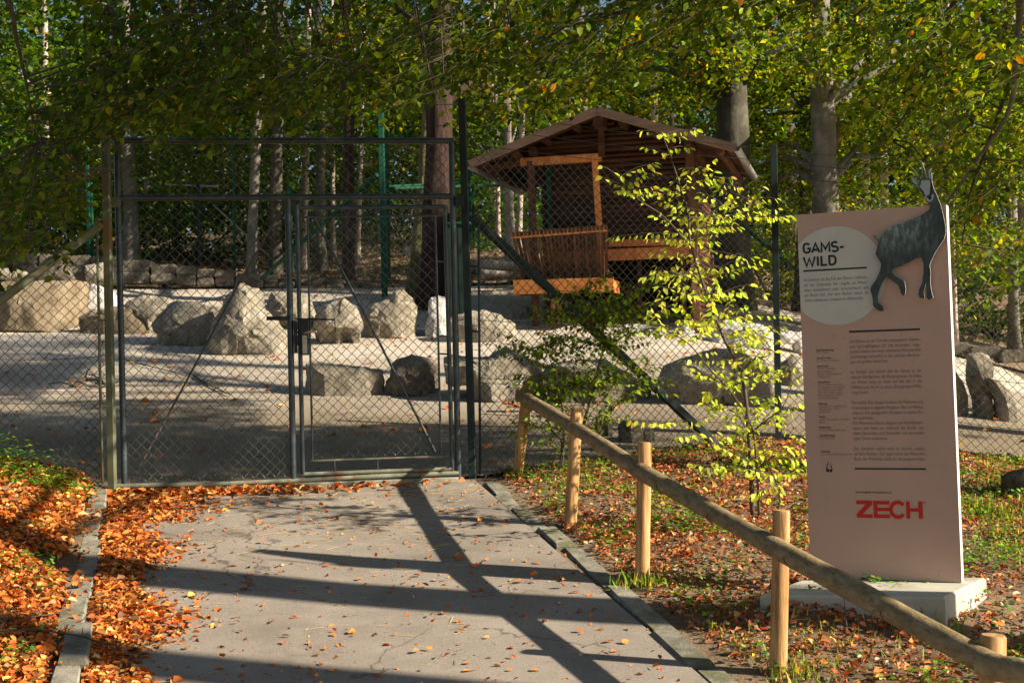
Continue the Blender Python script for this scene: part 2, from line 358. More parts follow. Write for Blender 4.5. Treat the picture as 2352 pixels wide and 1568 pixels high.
def spray_leaves(centers, L, length, size, droop=.25, az=None, spread=.5, flatn=.35):
    """flat sprays: M twigs with L alternating leaves"""
    M = len(centers)
    if az is None: az = rng.uniform(0, 2 * np.pi, M)
    dz = rng.normal(-droop, .2, M)
    d = unit(np.stack([np.cos(az), np.sin(az), dz], 1))
    up = unit(np.stack([rng.normal(0, flatn, M), rng.normal(0, flatn, M), np.ones(M)], 1))
    side = unit(np.cross(up, d)); up = np.cross(d, side)
    t = (np.arange(L) + .5) / L
    ln = length * rng.uniform(.6, 1.3, M)
    tt = t[None, :, None] * ln[:, None, None]
    pos = centers[:, None] + d[:, None] * tt - np.array([0, 0, 1])[None, None] * (tt ** 2) * .25 / max(length, .1)
    sg = np.where(np.arange(L) % 2 == 0, 1, -1)[None, :, None]
    off = side[:, None] * sg * rng.uniform(.0, spread * length * .45, (M, L, 1)) * (1 - .6 * t)[None, :, None]
    pos = pos + off + rng.normal(0, size * .25, (M, L, 3))
    dd = d[:, None] * .55 + side[:, None] * sg * .75 + np.array([0, 0, -.35]) + rng.normal(0, .3, (M, L, 3))
    nn = up[:, None] + rng.normal(0, .42, (M, L, 3))
    sz = size * rng.uniform(.65, 1.2, (M, L))
    return pos.reshape(-1, 3), dd.reshape(-1, 3), nn.reshape(-1, 3), sz.ravel(), d, ln

TAN = math.tan(math.radians(29))
def footprint(p):
    g = np.interp(p[:, 1], YK, ZK)
    for _ in range(3):
        t = (p[:, 2] - g) / TAN
        fx = p[:, 0] - .955 * t; fy = p[:, 1] + .296 * t
        g = np.interp(fy, YK, ZK)
    return fx, fy
def keep_shadow(p, soft=1.0):  # light mask: drops leaves whose shadow would fall on sunlit ground
    """thins leaves by where their shadow lands, so sun reaches path, sign and yard"""
    fx, fy = footprint(p)
    q = np.full(len(p), .9)
    A = (fy < 10.9)
    q = np.where(A & (fx > -4.4), .012, q); q = np.where(A & (fx > -5.6) & (fx <= -4.4), .35, q)
    B = (fy >= 10.9) & (fy < 14.2); q = np.where(B & (fx > -3.5), .85 * np.where(fx > 1.2, .15, 1), q)
    q = np.where((fy >= 14.2) & (fy < 20.0) & (fx > -2.6), .03, q); q = np.where((fy >= 15.0) & (fy < 20.2) & (fx > -5.5), .03, q); q = np.where((fy >= 13.3) & (fy < 14.3) & (fx > -2.7), .05, q)
    q = np.where((fy >= 13.4) & (fy < 20.0) & (fx <= -2.6), .8, q)
    q = np.where((fy >= 20) & (fy < 24.5) , .35, q)
    q = np.where((fy >= 14.9) & (fy < 20.4) & (fx > -5.2), .03, q)
    return rng.random(len(p)) < q * soft

def blob(center, radii, n, hollow=.35):
    v = unit(rng.normal(0, 1, (n, 3))); r = (hollow + (1 - hollow) * rng.random(n)) ** .6
    p = v * r[:, None] * np.array(radii)[None]
    return p + np.array(center)[None]
def noisy(p, f=.9, th=-.05):
    k = np.array([noise.noise(Vector((q[0] * f, q[1] * f, q[2] * f * 1.6))) for q in p])
    return p[k > th]

# ================================================================== GROUND
def grid_sheet(name, xs, ys, fx, dz, material, kind='structure', label=None):
    """fx(x,y)->bool keep cell"""
    V = []; idx = {}
    XX, YY = np.meshgrid(xs, ys)
    Z = gz(XX, YY) + dz
    nx = len(xs); F = []
    for j in range(len(ys) - 1):
        for i in range(nx - 1):
            if fx is None or fx((xs[i] + xs[i + 1]) / 2, (ys[j] + ys[j + 1]) / 2):
                F.append((j * nx + i, j * nx + i + 1, (j + 1) * nx + i + 1, (j + 1) * nx + i))
    vs = np.stack([XX.ravel(), YY.ravel(), Z.ravel()], 1)
    me = bpy.data.meshes.new(name); me.from_pydata(vs.tolist(), [], F)
    me.polygons.foreach_set("use_smooth", [True] * len(me.polygons)); me.materials.append(material)
    o = bpy.data.objects.new(name, me); C.objects.link(o)
    return tagp(o, kind=kind, label=label)
xs = np.concatenate([np.linspace(-150, -12, 24), np.arange(-11.7, 12, .22), np.linspace(12.5, 150, 24)])
ys = np.concatenate([np.linspace(-60, 1, 14), np.arange(1.3, 30, .2), np.linspace(30.5, 60, 60), np.linspace(64, 200, 20)])
grid_sheet("ground", xs, ys, None, -.012, M_ground)

# fence base line: gate left post, gate right post, corner, then right
GL = np.array([-2.95, 10.50]); GR = np.array([-.305, 10.90]); GC = np.array([2.30, 12.30]); GE = np.array([6.2, 11.3])
GW = np.array([-6.6, 9.95])
def fence_y(x):
    return np.interp(x, [GW[0], GL[0], GR[0], GC[0], GE[0]], [GW[1], GL[1], GR[1], GC[1], GE[1]])
def sheet_uv(name, rows, dz, material, kind='structure'):
    """rows: list of (list of xy) same length"""
    V = []; F = []; n = len(rows[0])
    for r in rows:
        for x, y in r: V.append((x, y, g1(x, y) + dz))
    for j in range(len(rows) - 1):
        for i in range(n - 1):
            F.append((j * n + i, j * n + i + 1, (j + 1) * n + i + 1, (j + 1) * n + i))
    me = bpy.data.meshes.new(name); me.from_pydata(V, [], F)
    me.polygons.foreach_set("use_smooth", [True] * len(me.polygons)); me.materials.append(material)
    o = bpy.data.objects.new(name, me); C.objects.link(o); o['kind'] = kind
    return o
rows = []
for y in np.concatenate([np.linspace(0, 1, 70)]):
    r = []
    for x in np.linspace(-8.5, 7.5, 90):
        y0 = fence_y(x) + .02; y1 = 24.3 - .25 * (x > 20)
        yy = y0 + (y1 - y0) * y
        r.append((x, yy))
    rows.append(r)
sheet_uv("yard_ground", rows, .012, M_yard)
rows = []
for y in np.linspace(2.0, 10.86, 60):
    a, b = curb_l(y) + .01, curb_r(y) - .018
    if y > 10.4:
        k = (y - 10.4) / .46
    rows.append([(a + (b - a) * t, y - .07 * (1 - t) * (y > 10.3) * 4 * (y - 10.3)) for t in np.linspace(0, 1, 20)])
sheet_uv("path", rows, .004, M_path)

# kerbs: each stone a part
def kerb(fn, side, wd, y0, y1, step, label, hz):
    t = thing("stone_kerb", (fn(8), 8, g1(fn(8), 8)), label, "kerb")
    y = y0
    while y < y1:
        L = step * rnd.uniform(.55, 1.35); ya, yb = y + .008, min(y + L, y1) - .008
        o = side * wd; j = rnd.uniform(-.028, .028); h = hz + rnd.uniform(-.022, .018)
        c = []
        for dz in (-.12, 0):
            for (yy, k) in ((ya, 0), (ya, 1), (yb, 1), (yb, 0)):
                x = fn(yy) + j + (o if k else 0)
                z = g1(fn(yy), yy) + h + rnd.uniform(-.006, .006) if dz == 0 else g1(fn(yy), yy) - .12
                c.append((x + rnd.uniform(-.008, .008), yy, z))
        # bevel: rebuild as 2-step block
        b = MB(); bot = c[:4]; top = c[4:]
        cen = np.mean(np.array(top), 0)
        mid = [(p[0], p[1], p[2] - .018) for p in top]
        tin = [tuple(np.array(p) + (cen - np.array(p)) * np.array([.14, .045, 0])) for p in top]
        vs = bot + mid + tin
        q = [(0, 1, 5, 4), (1, 2, 6, 5), (2, 3, 7, 6), (3, 0, 4, 7), (4, 5, 9, 8), (5, 6, 10, 9), (6, 7, 11, 10), (7, 4, 8, 11), (8, 9, 10, 11), (3, 2, 1, 0)]
        if side < 0: q = [tuple(reversed(f)) for f in q]
        b.add(vs, q)
        b.build("stone", M_kerb, t)
        y += L
kerb(curb_l, -1, .135, 3.2, 10.45, .62, "mossy stone kerb along the left edge of the path, half buried in orange leaves", .05)
kerb(curb_r, 1, .125, 3.2, 10.75, .70, "flat grey stone kerb along the right edge of the path below the wooden rail", .014)

# ================================================================== WOODEN RAIL FENCE
wf = thing("wooden_rail_fence", (1.23, 6.55, g1(1.23, 6.55)), "low wooden fence of round posts with one sloping round rail beside the path", "fence")
def post(top_px, base_px, Y, r, ytop=None):
    a = at(*base_px, Y); b = at(*top_px, Y)
    g = g1(a[0], a[1]); d = unit(b - a)
    a = a - d * max(0, (a[2] - g + .15))
    pts = []; rad = []
    n = 7
    for i in range(n):
        t = i / (n - 1); pts.append(a + (b - a) * t); rad.append(r * (1.03 - .04 * t + rnd.uniform(-.02, .02)))
    pts.append(b + d * .008); rad.append(r * .86)
    mb = MB(); mb.tube(pts, rad, 14)
    return mb.build("post", M_postw, wf, smooth=True, auto=True)
post((1213, 878), (1190, 1085), 11.0, .042)
post((1325, 938), (1310, 1205), 9.37, .041)
post((1481, 1018), (1475, 1340), 7.99, .040)
post((1795, 1175), (1787, 1560), 6.55, .041)
post((2281, 1462), (2276, 1760), 5.12, .047)
def rail(pts_px, name="rail", knots=(.12, .3, .47, .62, .8)):
    P = [at(x, y, Y) for x, y, Y in pts_px]; r0 = [p[3] for p in [(0, 0, 0, .047)] * len(P)]
    # resample smooth
    n = 40; out = []; rad = []
    cum = [0]
    for i in range(len(P) - 1): cum.append(cum[-1] + np.linalg.norm(P[i + 1] - P[i]))
    cum = np.array(cum) / cum[-1]; P = np.array(P)
    for i in range(n + 1):
        t = i / n; p = np.array([np.interp(t, cum, P[:, k]) for k in range(3)])
        out.append(p); rad.append(.0475 + .002 * math.sin(t * 17) + .0012 * math.sin(t * 53))
    out[0] = out[0]; mb = MB()
    mb.tube([out[0] - (out[1] - out[0]) * .08] + out + [out[-1] + (out[-1] - out[-2]) * .08], [.03] + rad + [.036], 16)
    o = mb.build(name, M_railw, wf, smooth=True, auto=True)
    for kx in knots:
        i = int(kx * n); p = out[i]; d = unit(out[i + 1] - out[i]); tilt = unit(d + np.array([0, 0, .35]) * rnd.choice([-1, 1]))
        ring = []
        ref = unit(np.cross(tilt, np.array([0, 0, 1.0]))); r2 = np.cross(ref, tilt)
        for j in range(15):
            a = j / 14 * math.pi * 1.25 + rnd.uniform(0, .1) + 2.4
            ring.append(p + (ref * math.cos(a) + r2 * math.sin(a)) * .0490 * 1.02)
        b2 = MB(); b2.tube(ring, .0022, 5)
        b2.build("groove", M_rust, o)
    return o
rail([(1196, 908, 10.94), (1330, 988, 9.28), (1480, 1087, 7.91), (1790, 1262, 6.47), (2272, 1524, 5.04)], knots=(.1, .42, .55, .66, .78, .9))
rail([(2266, 1527, 5.01), (2420, 1562, 4.5)], knots=())

# ================================================================== SIGN
TH = math.radians(25)
SR = np.array([2.328, 7.5, 0.448]); sr_ = np.array([math.cos(TH), -math.sin(TH), 0]); LEAN = .008
su = unit(np.array([-LEAN * math.cos(TH), LEAN * math.sin(TH), 1])); sn = np.cross(sr_, su); sn = unit(np.cross(su, sr_)) * -1
sn = np.cross(sr_, su)  # points toward the viewer
SWD, SHT, STK = .795, 1.99, .085
ORG = SR - sr_ * SWD         # bottom left of front face
def suv(px, py, off=0.0):
    """hit of a view ray with the sign's front plane -> (u, v) metres from the bottom left corner"""
    d = ray(px, py); o = ORG + sn * off
    t = np.dot(o - EYE, sn) / np.dot(d, sn); p = EYE + d * t - o
    return float(np.dot(p, sr_)), float(np.dot(p, su))
def s3(u, v, off=0.0): return ORG + sr_ * u + su * v + sn * off
M_pink = mat("salmon printed panel", [(.3, (.50, .325, .25)), (.7, (.53, .35, .27))], scale=3, rough=.42, bump=.02, bscale=60, spec=.4,
             extra=chain(speck((.30, .20, .15), 45, .69, .73, .6), speck((.42, .28, .22), 2.5, .5, .8, .35)))
M_wht = flat("white aluminium edge", (.82, .81, .76), .4)
M_pwhite = flat("printed grey white", (.55, .55, .47), .42)
M_ink = flat("black print", (.018, .022, .02), .4)
M_inks = flat("grey print", (.11, .095, .085), .4)
M_red = flat("red print", (.55, .02, .015), .4)
sg = thing("information_sign", s3(.4, 0, -.06), "tall salmon pink information pillar headed GAMS-WILD on a concrete slab", "sign")
b = MB()
c8 = [s3(0, .0, -STK + .004), s3(SWD, .0, -STK + .004), s3(SWD, .0, -.004), s3(0, .0, -.004)]
c8 += [s3(0, SHT, -STK + .004), s3(SWD, SHT, -STK + .004), s3(SWD, SHT, -.004), s3(0, SHT, -.004)]
b.hexa([c8[3], c8[2], c8[1], c8[0], c8[7], c8[6], c8[5], c8[4]]); b.build("edge_frame", M_wht, sg)
def plate(off0, off1, mt, name, lo=.003):
    b = MB(); q = [(lo, .002), (SWD - lo, .002), (SWD - lo, SHT + .002), (lo, SHT + .002)]
    b.hexa([s3(q[0][0], q[0][1], off1), s3(q[1][0], q[1][1], off1), s3(q[1][0], q[1][1], off0), s3(q[0][0], q[0][1], off0),
            s3(q[3][0], q[3][1], off1), s3(q[2][0], q[2][1], off1), s3(q[2][0], q[2][1], off0), s3(q[3][0], q[3][1], off0)])
    return b.build(name, mt, sg)
front = plate(-.0039, 0, M_pink, "front_panel", -.001)
plate(-STK, -STK + .0039, M_pink, "back_panel", -.001)
def flatpoly(name, uvs, mt, off, parent=None, thick=0):
    """polygon on the sign plane"""
    tri = geometry.tessellate_polygon([[Vector((u, v, 0)) for u, v in uvs]])
    b = MB(); n = len(uvs)
    if thick <= 0:
        b.add([s3(u, v, off) for u, v in uvs], [tuple(t) for t in tri])
    else:
        b.add([s3(u, v, off) for u, v in uvs] + [s3(u, v, off - thick) for u, v in uvs],
              [tuple(t) for t in tri] + [tuple(n + i for i in reversed(t)) for t in tri] + [(i, (i + 1) % n, n + (i + 1) % n, n + i) for i in range(n)])
    return b.build(name, mt, parent or sg)
# circle
cu, cv = suv(1925.5, 632); ru = (suv(2041, 632)[0] - cu); 
pts = []
for i in range(96):
    a = 2 * math.pi * i / 96; u = cu + ru * math.cos(a); v = cv + ru * math.sin(a)
    pts.append((max(u, .001), v))
flatpoly("white_disc", pts, M_pwhite, .0008)
def bar(p0, p1, wpx, name="rule"):
    a = suv(*p0); c = suv(*p1); wv = wpx / 435
    vm = (a[1] + c[1]) / 2
    flatpoly(name, [(a[0], vm - wv / 2), (c[0], vm - wv / 2), (c[0], vm + wv / 2), (a[0], vm + wv / 2)], M_ink, .0022)
bar((1851, 622), (1997, 613), 4.0); bar((1955, 760), (2118, 754), 4.2); bar((1965, 1076), (2129, 1073), 3.6)
# lettering
def font_mesh(s, bold=0.0):
    cu_ = bpy.data.curves.new("txt", 'FONT'); cu_.body = s; cu_.size = 1; cu_.resolution_u = 2; cu_.offset = bold
    ob = bpy.data.objects.new("txt", cu_); C.objects.link(ob)
    dg = bpy.context.evaluated_depsgraph_get()
    me = bpy.data.meshes.new_from_object(ob.evaluated_get(dg))
    V = np.array([v.co[:] for v in me.vertices]) if len(me.vertices) else np.zeros((0, 3)); F = [tuple(p.vertices) for p in me.polygons]
    bpy.data.objects.remove(ob); bpy.data.curves.remove(cu_); bpy.data.meshes.remove(me)
    return V, F
def lines(name, items, mt, off=.0023):
    """items: (text, u0, v_baseline, x_height_scale, width or None, bold)"""
    b = MB()
    for s, u, v, sz, wd, bold in items:
        V, F = font_mesh(s, bold)
        if not len(V): continue
        w0 = V[:, 0].max() - V[:, 0].min(); sx = (wd / w0) if wd else sz * .9
        V = V - np.array([V[:, 0].min(), 0, 0])
        b.add([s3(u + q[0] * sx, v + q[1] * sz, off) for q in V], F)
    return b.build(name, mt, sg)
def P3(x, y): return suv(x * .784, y * .784)
body = [("Die Gämse ist ein Tier mit erstaunlicher Kletter-", 0, 1), ("und  Sprungfähigkeit.  Sie  hat  besonders  ange-", 1, 1), ("passte Schalen mit einer elastischen Klauensohle", 2, 1),
        ("und bewegt sich selbst in den steilsten Berghän-", 3, 1), ("gen mit großer Sicherheit.", 4, .54),
        ("Im  Frühjahr  und  Herbst  lebt  die  Gämse  an  der", 6, 1), ("oberen Waldgrenze der Bergregionen. Im kälte-", 7, 1), ("ren  Winter  steigt  sie  hinab  und  hält  sich  in  den", 8, 1),
        ("Wäldern auf, die ihr zu dieser Zeit genügend Nah-", 9, 1), ("rung bieten.", 10, .245),
        ("Die meiste Zeit des Jahres leben die Weibchen mit", 12, 1), ("ihren Jungen in eigenen Gruppen. Nur im Winter", 13, 1), ("scharen sich gelegentlich Gruppen zu einem Ru-", 14, 1), ("del zusammen.", 15, .30),
        ("Die Männchen führen dagegen ein Einzelgänger-", 16, 1), ("dasein  und  leben  nur  während  der  Brunft  zwi-", 17, 1), ("schen November und Dezember mit den weibli-", 18, 1), ("chen Tieren zusammen.", 19, .49),
        ("Der  Gamsbart  wächst  nicht  im  Gesicht  sondern", 21, 1), ("auf dem Rücken. Der Jäger nennt das Männchen", 22, 1), ("Bock, das Weibchen Geiß und die Jungtiere Kitze.", 23, 1)]
uA, vA = P3(2495, 1003); uB, vB = P3(2505.5, 1346.5); uR = P3(2703, 1000)[0]
items = []
for s, k, fr in body:
    v = vA + (vB - vA) * k / 23; u = uA + (uB - uA) * 0
    items.append((s, u, v, .0245, (uR - uA) * fr, -.009, k))
for k0, k1 in ((0, 4), (6, 10), (12, 15), (16, 19), (21, 23)):
    lines("text_block", [q[:6] for q in items if k0 <= q[6] <= k1], M_inks)
u1, v1 = P3(2362.5, 824.5); v5 = P3(2364.5, 884)[1]; uE = P3(2549, 814)[0]
tp = ["Im Sommer ist das Fell der Gämse rotbraun,", "auf  der  Unterseite  hell  rotgelb,  im  Winter", "oben  dunkelbraun  oder  braunschwarz  und", "am  Bauch  hell.  Auf  dem  Rücken  haben  sie", "einen schwarzen Längsstrich (Aalstrich)."]
lines("intro_text", [(s, u1, v1 + (v5 - v1) * i / 4, .0255, (uE - u1) * (1 if i < 4 else .92), -.009) for i, s in enumerate(tp)], M_inks)
side = [(1028, ["Kopf-Rumpf-Länge", "110 - 130 cm"]), (1051, ["Gewicht / Alter", "25 - 50 kg / bis 20 Jahre"]), (1074.5, ["Lebensraum", "Sommer: oberhalb", "der Baumgrenze", "Winter: Nadelwaldgürtel", "(Waldgrenze)"]),
        (1121, ["Lebensweise", "Lebt in Rudeln aus Geißen", "und Jungtieren. Die Leitgeiß", "ist ein erwachsenes Weib-", "chen. Böcke bilden eigene", "Rudel, alte Böcke sind im", "Sommer Einzelgänger"]),
        (1184, ["Nahrung", "Jungtriebe von Nadelhölzern,", "Laub, Knospen, Gräser", "und Kräuter"]), (1222.5, ["Feinde", "Luchs, Wolf und Bär, Steinadler", "(Kitze)"]),
        (1253.5, ["Nachwuchs", "Im Mai ein Kitz, selten zwei"]), (1277, ["Lautäußerungen", "Die Gams pfeift"]), (1324, ["Trittsiegel", "www.naturimwald.at/tierspuren"])]
for y, ls in side:
    ih = []; ib = []
    for i, s in enumerate(ls):
        u, v = P3(2397 + (y - 1028) * .034 + .2 * i, y + i * 7.8)
        (ih if i == 0 else ib).append((s, u, v, .0145, None, .012 if i == 0 else -.009))
    lines("small_heading", ih, M_ink); lines("small_text", ib, M_inks)
u, v = P3(2509.5, 1442); lines("sponsor_note", [("Diese Gehegetafel wurde gesponsert von:", u, v, .0150, P3(2615, 1441)[0] - u, .01)], M_ink)
# stroked capitals for the heading
def arc(cx, cy, rx, ry, a0, a1, n=12):
    return [(cx + rx * math.cos(math.radians(a0 + (a1 - a0) * i / n)), cy + ry * math.sin(math.radians(a0 + (a1 - a0) * i / n))) for i in range(n + 1)]
GL_ = {
 'G': (.62, [arc(.31, .70, .27, .26, 30, 180) + arc(.31, .30, .27, .26, 180, 360) + [(.58, .46), (.34, .46)]]),
 'A': (.70, [[(.03, 0), (.35, .96), (.67, 0)], [(.14, .28), (.56, .28)]]),
 'M': (.80, [[(.06, 0), (.06, .96), (.40, .30), (.74, .96), (.74, 0)]]),
 'S': (.60, [arc(.31, .72, .25, .24, 35, 180) + arc(.31, .72, .25, .24, 180, 250, 5)[1:] + arc(.30, .26, .26, .25, 75, -90)[0:] + arc(.30, .26, .26, .25, -90, -150, 5)[1:]]),
 '-': (.42, [[(.04, .40), (.38, .40)]]),
 'W': (.98, [[(.02, .96), (.26, 0), (.49, .80), (.72, 0), (.96, .96)]]),
 'I': (.24, [[(.12, 0), (.12, .96)]]),
 'L': (.56, [[(.08, .98), (.08, .05), (.54, .05)]]),
 'D': (.66, [[(.08, .05), (.08, .93), (.30, .93)] + arc(.30, .60, .29, .33, 90, 0, 7) + arc(.30, .38, .29, .33, 0, -90, 7) + [(.08, .05)]]),
}
def ribbon(b, pts, wd, f):
    pts = [Vector((p[0], p[1])) for p in pts]; P = [pts[0]]
    for p in pts[1:]:
        if (p - P[-1]).length > 1e-4: P.append(p)
    L, R = [], []
    for i, p in enumerate(P):
        d0 = (p - P[i - 1]).normalized() if i else (P[1] - p).normalized()
        d1 = (P[i + 1] - p).normalized() if i < len(P) - 1 else d0
        n = Vector((-(d0 + d1).y, (d0 + d1).x))
        n = n.normalized() if n.length > 1e-3 else Vector((-d0.y, d0.x))
        k = min(1.8, 1 / max(.35, n.dot(Vector((-d0.y, d0.x)))))
        L.append(p + n * wd / 2 * k); R.append(p - n * wd / 2 * k)
    m_ = len(P)
    b.add([f(q) for q in L + R], [(m_ + i, m_ + i + 1, i + 1, i) for i in range(m_ - 1)])
def heading(word, u0, v0, h, wid, stroke, name):
    tot = sum(GL_[c][0] for c in word) + .10 * (len(word) - 1); k = wid / tot; x = 0; b = MB()
    for c in word:
        adv, sts = GL_[c]
        for st in sts:
            ribbon(b, [((x + p[0]) * k, p[1] * h) for p in st], stroke, lambda q: s3(u0 + q.x, v0 + q.y, .0024))
        x += adv + .10
    b.build(name, M_ink, sg)
ua, va = P3(2361.5, 741.5); ub = P3(2482, 730)[0]; hh = P3(2362, 713)[1] - va
heading("GAMS-", ua, va, hh, ub - ua, .0115, "title_letters")
ua, va = P3(2362, 780.5); ub = P3(2458.5, 774)[0]
heading("WILD", ua, va, hh, ub - ua, .0115, "title_letters")
# red sponsor lettering (3000 px read-outs in the 4.357x enlargement at 2370,1180)
def Z(x, y): return P3(2370 + x / 4.357, 1180 + y / 4.357)
zu0, zv0 = Z(618, 1455); zu1 = Z(1462, 1455)[0]; zv1 = Z(612, 1238)[1]
def zc(x, y): return (zu0 + (zu1 - zu0) * x, zv0 + (zv1 - zv0) * y)
flatpoly("logo_letter", [zc(0, 0), zc(.245, 0), zc(.245, .20), zc(.09, .20), zc(.245, .79), zc(.245, 1), zc(0, 1), zc(0, .79), zc(.15, .79), zc(0, .21)], M_red, .0024)
flatpoly("logo_letter", [zc(.262, 0), zc(.51, 0), zc(.51, .20), zc(.322, .20), zc(.322, .40), zc(.50, .40), zc(.50, .60), zc(.322, .60), zc(.322, .79), zc(.51, .79), zc(.51, 1), zc(.262, 1)], M_red, .0025)
o_ = arc(.63, .5, .132, .54, 38, 322, 30); i_ = arc(.63, .5, .078, .32, 322, 38, 30)
flatpoly("logo_letter", [zc(*p) for p in o_ + i_], M_red, .0026)
flatpoly("logo_letter", [zc(.755, 0), zc(.812, 0), zc(.812, .40), zc(.94, .40), zc(.94, 0), zc(1, 0), zc(1, 1), zc(.94, 1), zc(.94, .60), zc(.812, .60), zc(.812, 1), zc(.755, 1), ], M_red, .0027)
flatpoly("registered_mark", [zc(*p) for p in arc(1.032, .91, .021, .085, 0, 350, 18)] + [zc(*p) for p in arc(1.032, .91, .017, .068, 350, 0, 18)], M_red, .0026)
u, v = zc(1.024, .875); lines("registered_mark", [("R", u, v, .011, .006, 0)], M_red)
# hoof print
def T4(x, y): return P3(2370 + x / 4.357, 1180 + y / 4.357)
hl = [T4(*p) for p in [(262, 745), (245, 780), (235, 820), (230, 850), (238, 875), (255, 880), (268, 870), (270, 835), (262, 842), (245, 840), (250, 800), (262, 770)]]
hr = [T4(*p) for p in [(280, 745), (292, 775), (302, 800), (310, 840), (312, 865), (302, 880), (288, 880), (278, 868), (276, 838), (285, 845), (300, 842), (292, 800)]]
flatpoly("hoof_print", hl, M_ink, .0024); flatpoly("hoof_print", hr, M_ink, .0024)
# chamois cut-out: its own sheet, held in front of the panel
CO = .034
def K(x, y, o=CO): return suv((2520 + x / 3.136) * .784, (440 + y / 3.136) * .784, o)
ch = [(490, 135), (540, 185), (590, 250), (612, 262), (600, 190), (588, 120), (590, 85), (605, 110), (622, 165), (640, 230), (650, 250), (650, 200), (646, 150), (668, 162), (688, 205), (690, 262), (696, 300), (708, 345), (742, 420), (775, 510), (795, 600), (808, 665), (815, 740), (800, 800), (762, 858),
      (718, 925), (678, 1005), (662, 1050), (672, 1110), (668, 1200), (675, 1270), (692, 1345), (652, 1365), (632, 1345), (632, 1290), (628, 1205), (618, 1245), (606, 1295), (612, 1350), (572, 1350), (555, 1320), (565, 1265), (592, 1200), (605, 1110), (605, 1030), (585, 975), (540, 985),
      (480, 1018), (400, 1058), (330, 1080), (312, 1108), (345, 1145), (400, 1178), (432, 1200), (442, 1270), (435, 1320), (420, 1332), (396, 1308), (386, 1262), (365, 1225), (300, 1180), (264, 1155), (235, 1200), (202, 1270), (185, 1330), (190, 1390), (230, 1430), (240, 1468),
      (205, 1472), (165, 1450), (138, 1420), (135, 1350), (115, 1280), (118, 1252), (170, 1180), (205, 1100), (215, 1035), (190, 990), (165, 950), (180, 880), (195, 830), (150, 802), (144, 780), (165, 774), (207, 795), (250, 745), (310, 690), (400, 665), (500, 625), (580, 590), (640, 550),
      (664, 530), (668, 490), (650, 465), (622, 430), (600, 392), (568, 345), (545, 318), (512, 285), (490, 232), (505, 228), (540, 250), (562, 282), (580, 272)]
M_cham = mat("printed chamois coat", [(.30, (.04, .06, .055)), (.46, (.10, .135, .125)), (.58, (.24, .30, .28)), (.72, (.42, .48, .45))], scale=26, rough=.4, bump=.0, stretch=(1.7, 1.7, .6), spec=.4, detail=8)
nt = M_cham.node_tree
def coat_mask():
    # lighter fur on the upper back (print): keyed to height on the panel
    g = N(nt, "ShaderNodeNewGeometry"); sx = N(nt, "ShaderNodeSeparateXYZ"); nt.links.new(g.outputs['Position'], sx.inputs[0])
    mz = N(nt, "ShaderNodeMapRange"); mz.inputs[1].default_value = s3(*K(0, 1000))[2]; mz.inputs[2].default_value = s3(*K(0, 720))[2]
    mxx = N(nt, "ShaderNodeMapRange"); mxx.inputs[1].default_value = s3(*K(720, 800))[0]; mxx.inputs[2].default_value = s3(*K(430, 800))[0]
    nt.links.new(sx.outputs[2], mz.inputs[0]); nt.links.new(sx.outputs[0], mxx.inputs[0])
    mu = N(nt, "ShaderNodeMath", operation='MULTIPLY'); nt.links.new(mz.outputs[0], mu.inputs[0]); nt.links.new(mxx.outputs[0], mu.inputs[1])
    ramp = [n for n in nt.nodes if n.type == 'VALTORGB'][0]; bs = nt.nodes["Principled BSDF"]
    mx = N(nt, "ShaderNodeMix", data_type='RGBA'); mx.inputs[6].default_value = (.022, .034, .031, 1)
    ad = N(nt, "ShaderNodeMapRange"); ad.inputs[3].default_value = .16; ad.inputs[4].default_value = 1.0
    nt.links.new(mu.outputs[0], ad.inputs[0])
    nt.links.new(ad.outputs[0], mx.inputs[0]); nt.links.new(ramp.outputs[0], mx.inputs[7]); nt.links.new(mx.outputs[2], bs.inputs['Base Color'])
coat_mask()
M_grey = flat("printed pale fur", (.36, .41, .39), .4)
figure = flatpoly("animal_cutout", [K(*p) for p in ch], M_cham, CO, thick=.005)
figure.data.materials.append(M_wht)
for p in figure.data.polygons:
    if abs(p.normal.dot(Vector(sn))) < .5: p.material_index = 1
flatpoly("face", [K(*p) for p in [(590, 270), (640, 262), (672, 270), (676, 300), (672, 345), (668, 385), (655, 402), (636, 408), (618, 392), (600, 355), (575, 322), (590, 300)]], M_grey, CO + .0008, figure)
flatpoly("muzzle", [K(*p) for p in [(622, 415), (636, 410), (650, 432), (672, 430), (684, 405), (702, 385), (706, 410), (696, 445), (672, 463), (650, 460)]], M_grey, CO + .0008, figure)
flatpoly("mouth", [K(*p) for p in [(634, 412), (660, 404), (682, 395), (676, 415), (690, 428), (668, 450), (655, 438), (660, 428), (645, 424)]], M_ink, CO + .0014, figure)
flatpoly("eye_stripe", [K(*p) for p in [(676, 285), (688, 278), (694, 300), (690, 350), (680, 388), (670, 385), (674, 340)]], M_ink, CO + .0014, figure)
flatpoly("eye_stripe", [K(*p) for p in [(572, 330), (590, 345), (612, 368), (624, 402), (606, 392), (585, 362)]], M_ink, CO + .0014, figure)
flatpoly("inner_ear", [K(*p) for p in [(655, 165), (672, 180), (680, 215), (676, 255), (662, 240), (658, 200)]], M_grey, CO + .0008, figure)
flatpoly("inner_ear", [K(*p) for p in [(500, 240), (530, 262), (556, 298), (545, 305), (516, 278)]], M_grey, CO + .0008, figure)
for p in [(330, 800), (520, 760), (700, 700), (450, 900)]:
    u, v = K(*p); b = MB(); b.tube([s3(u, v, 0), s3(u, v, CO - .0076)], .009, 8); b.build("spacer", M_steel, sg)
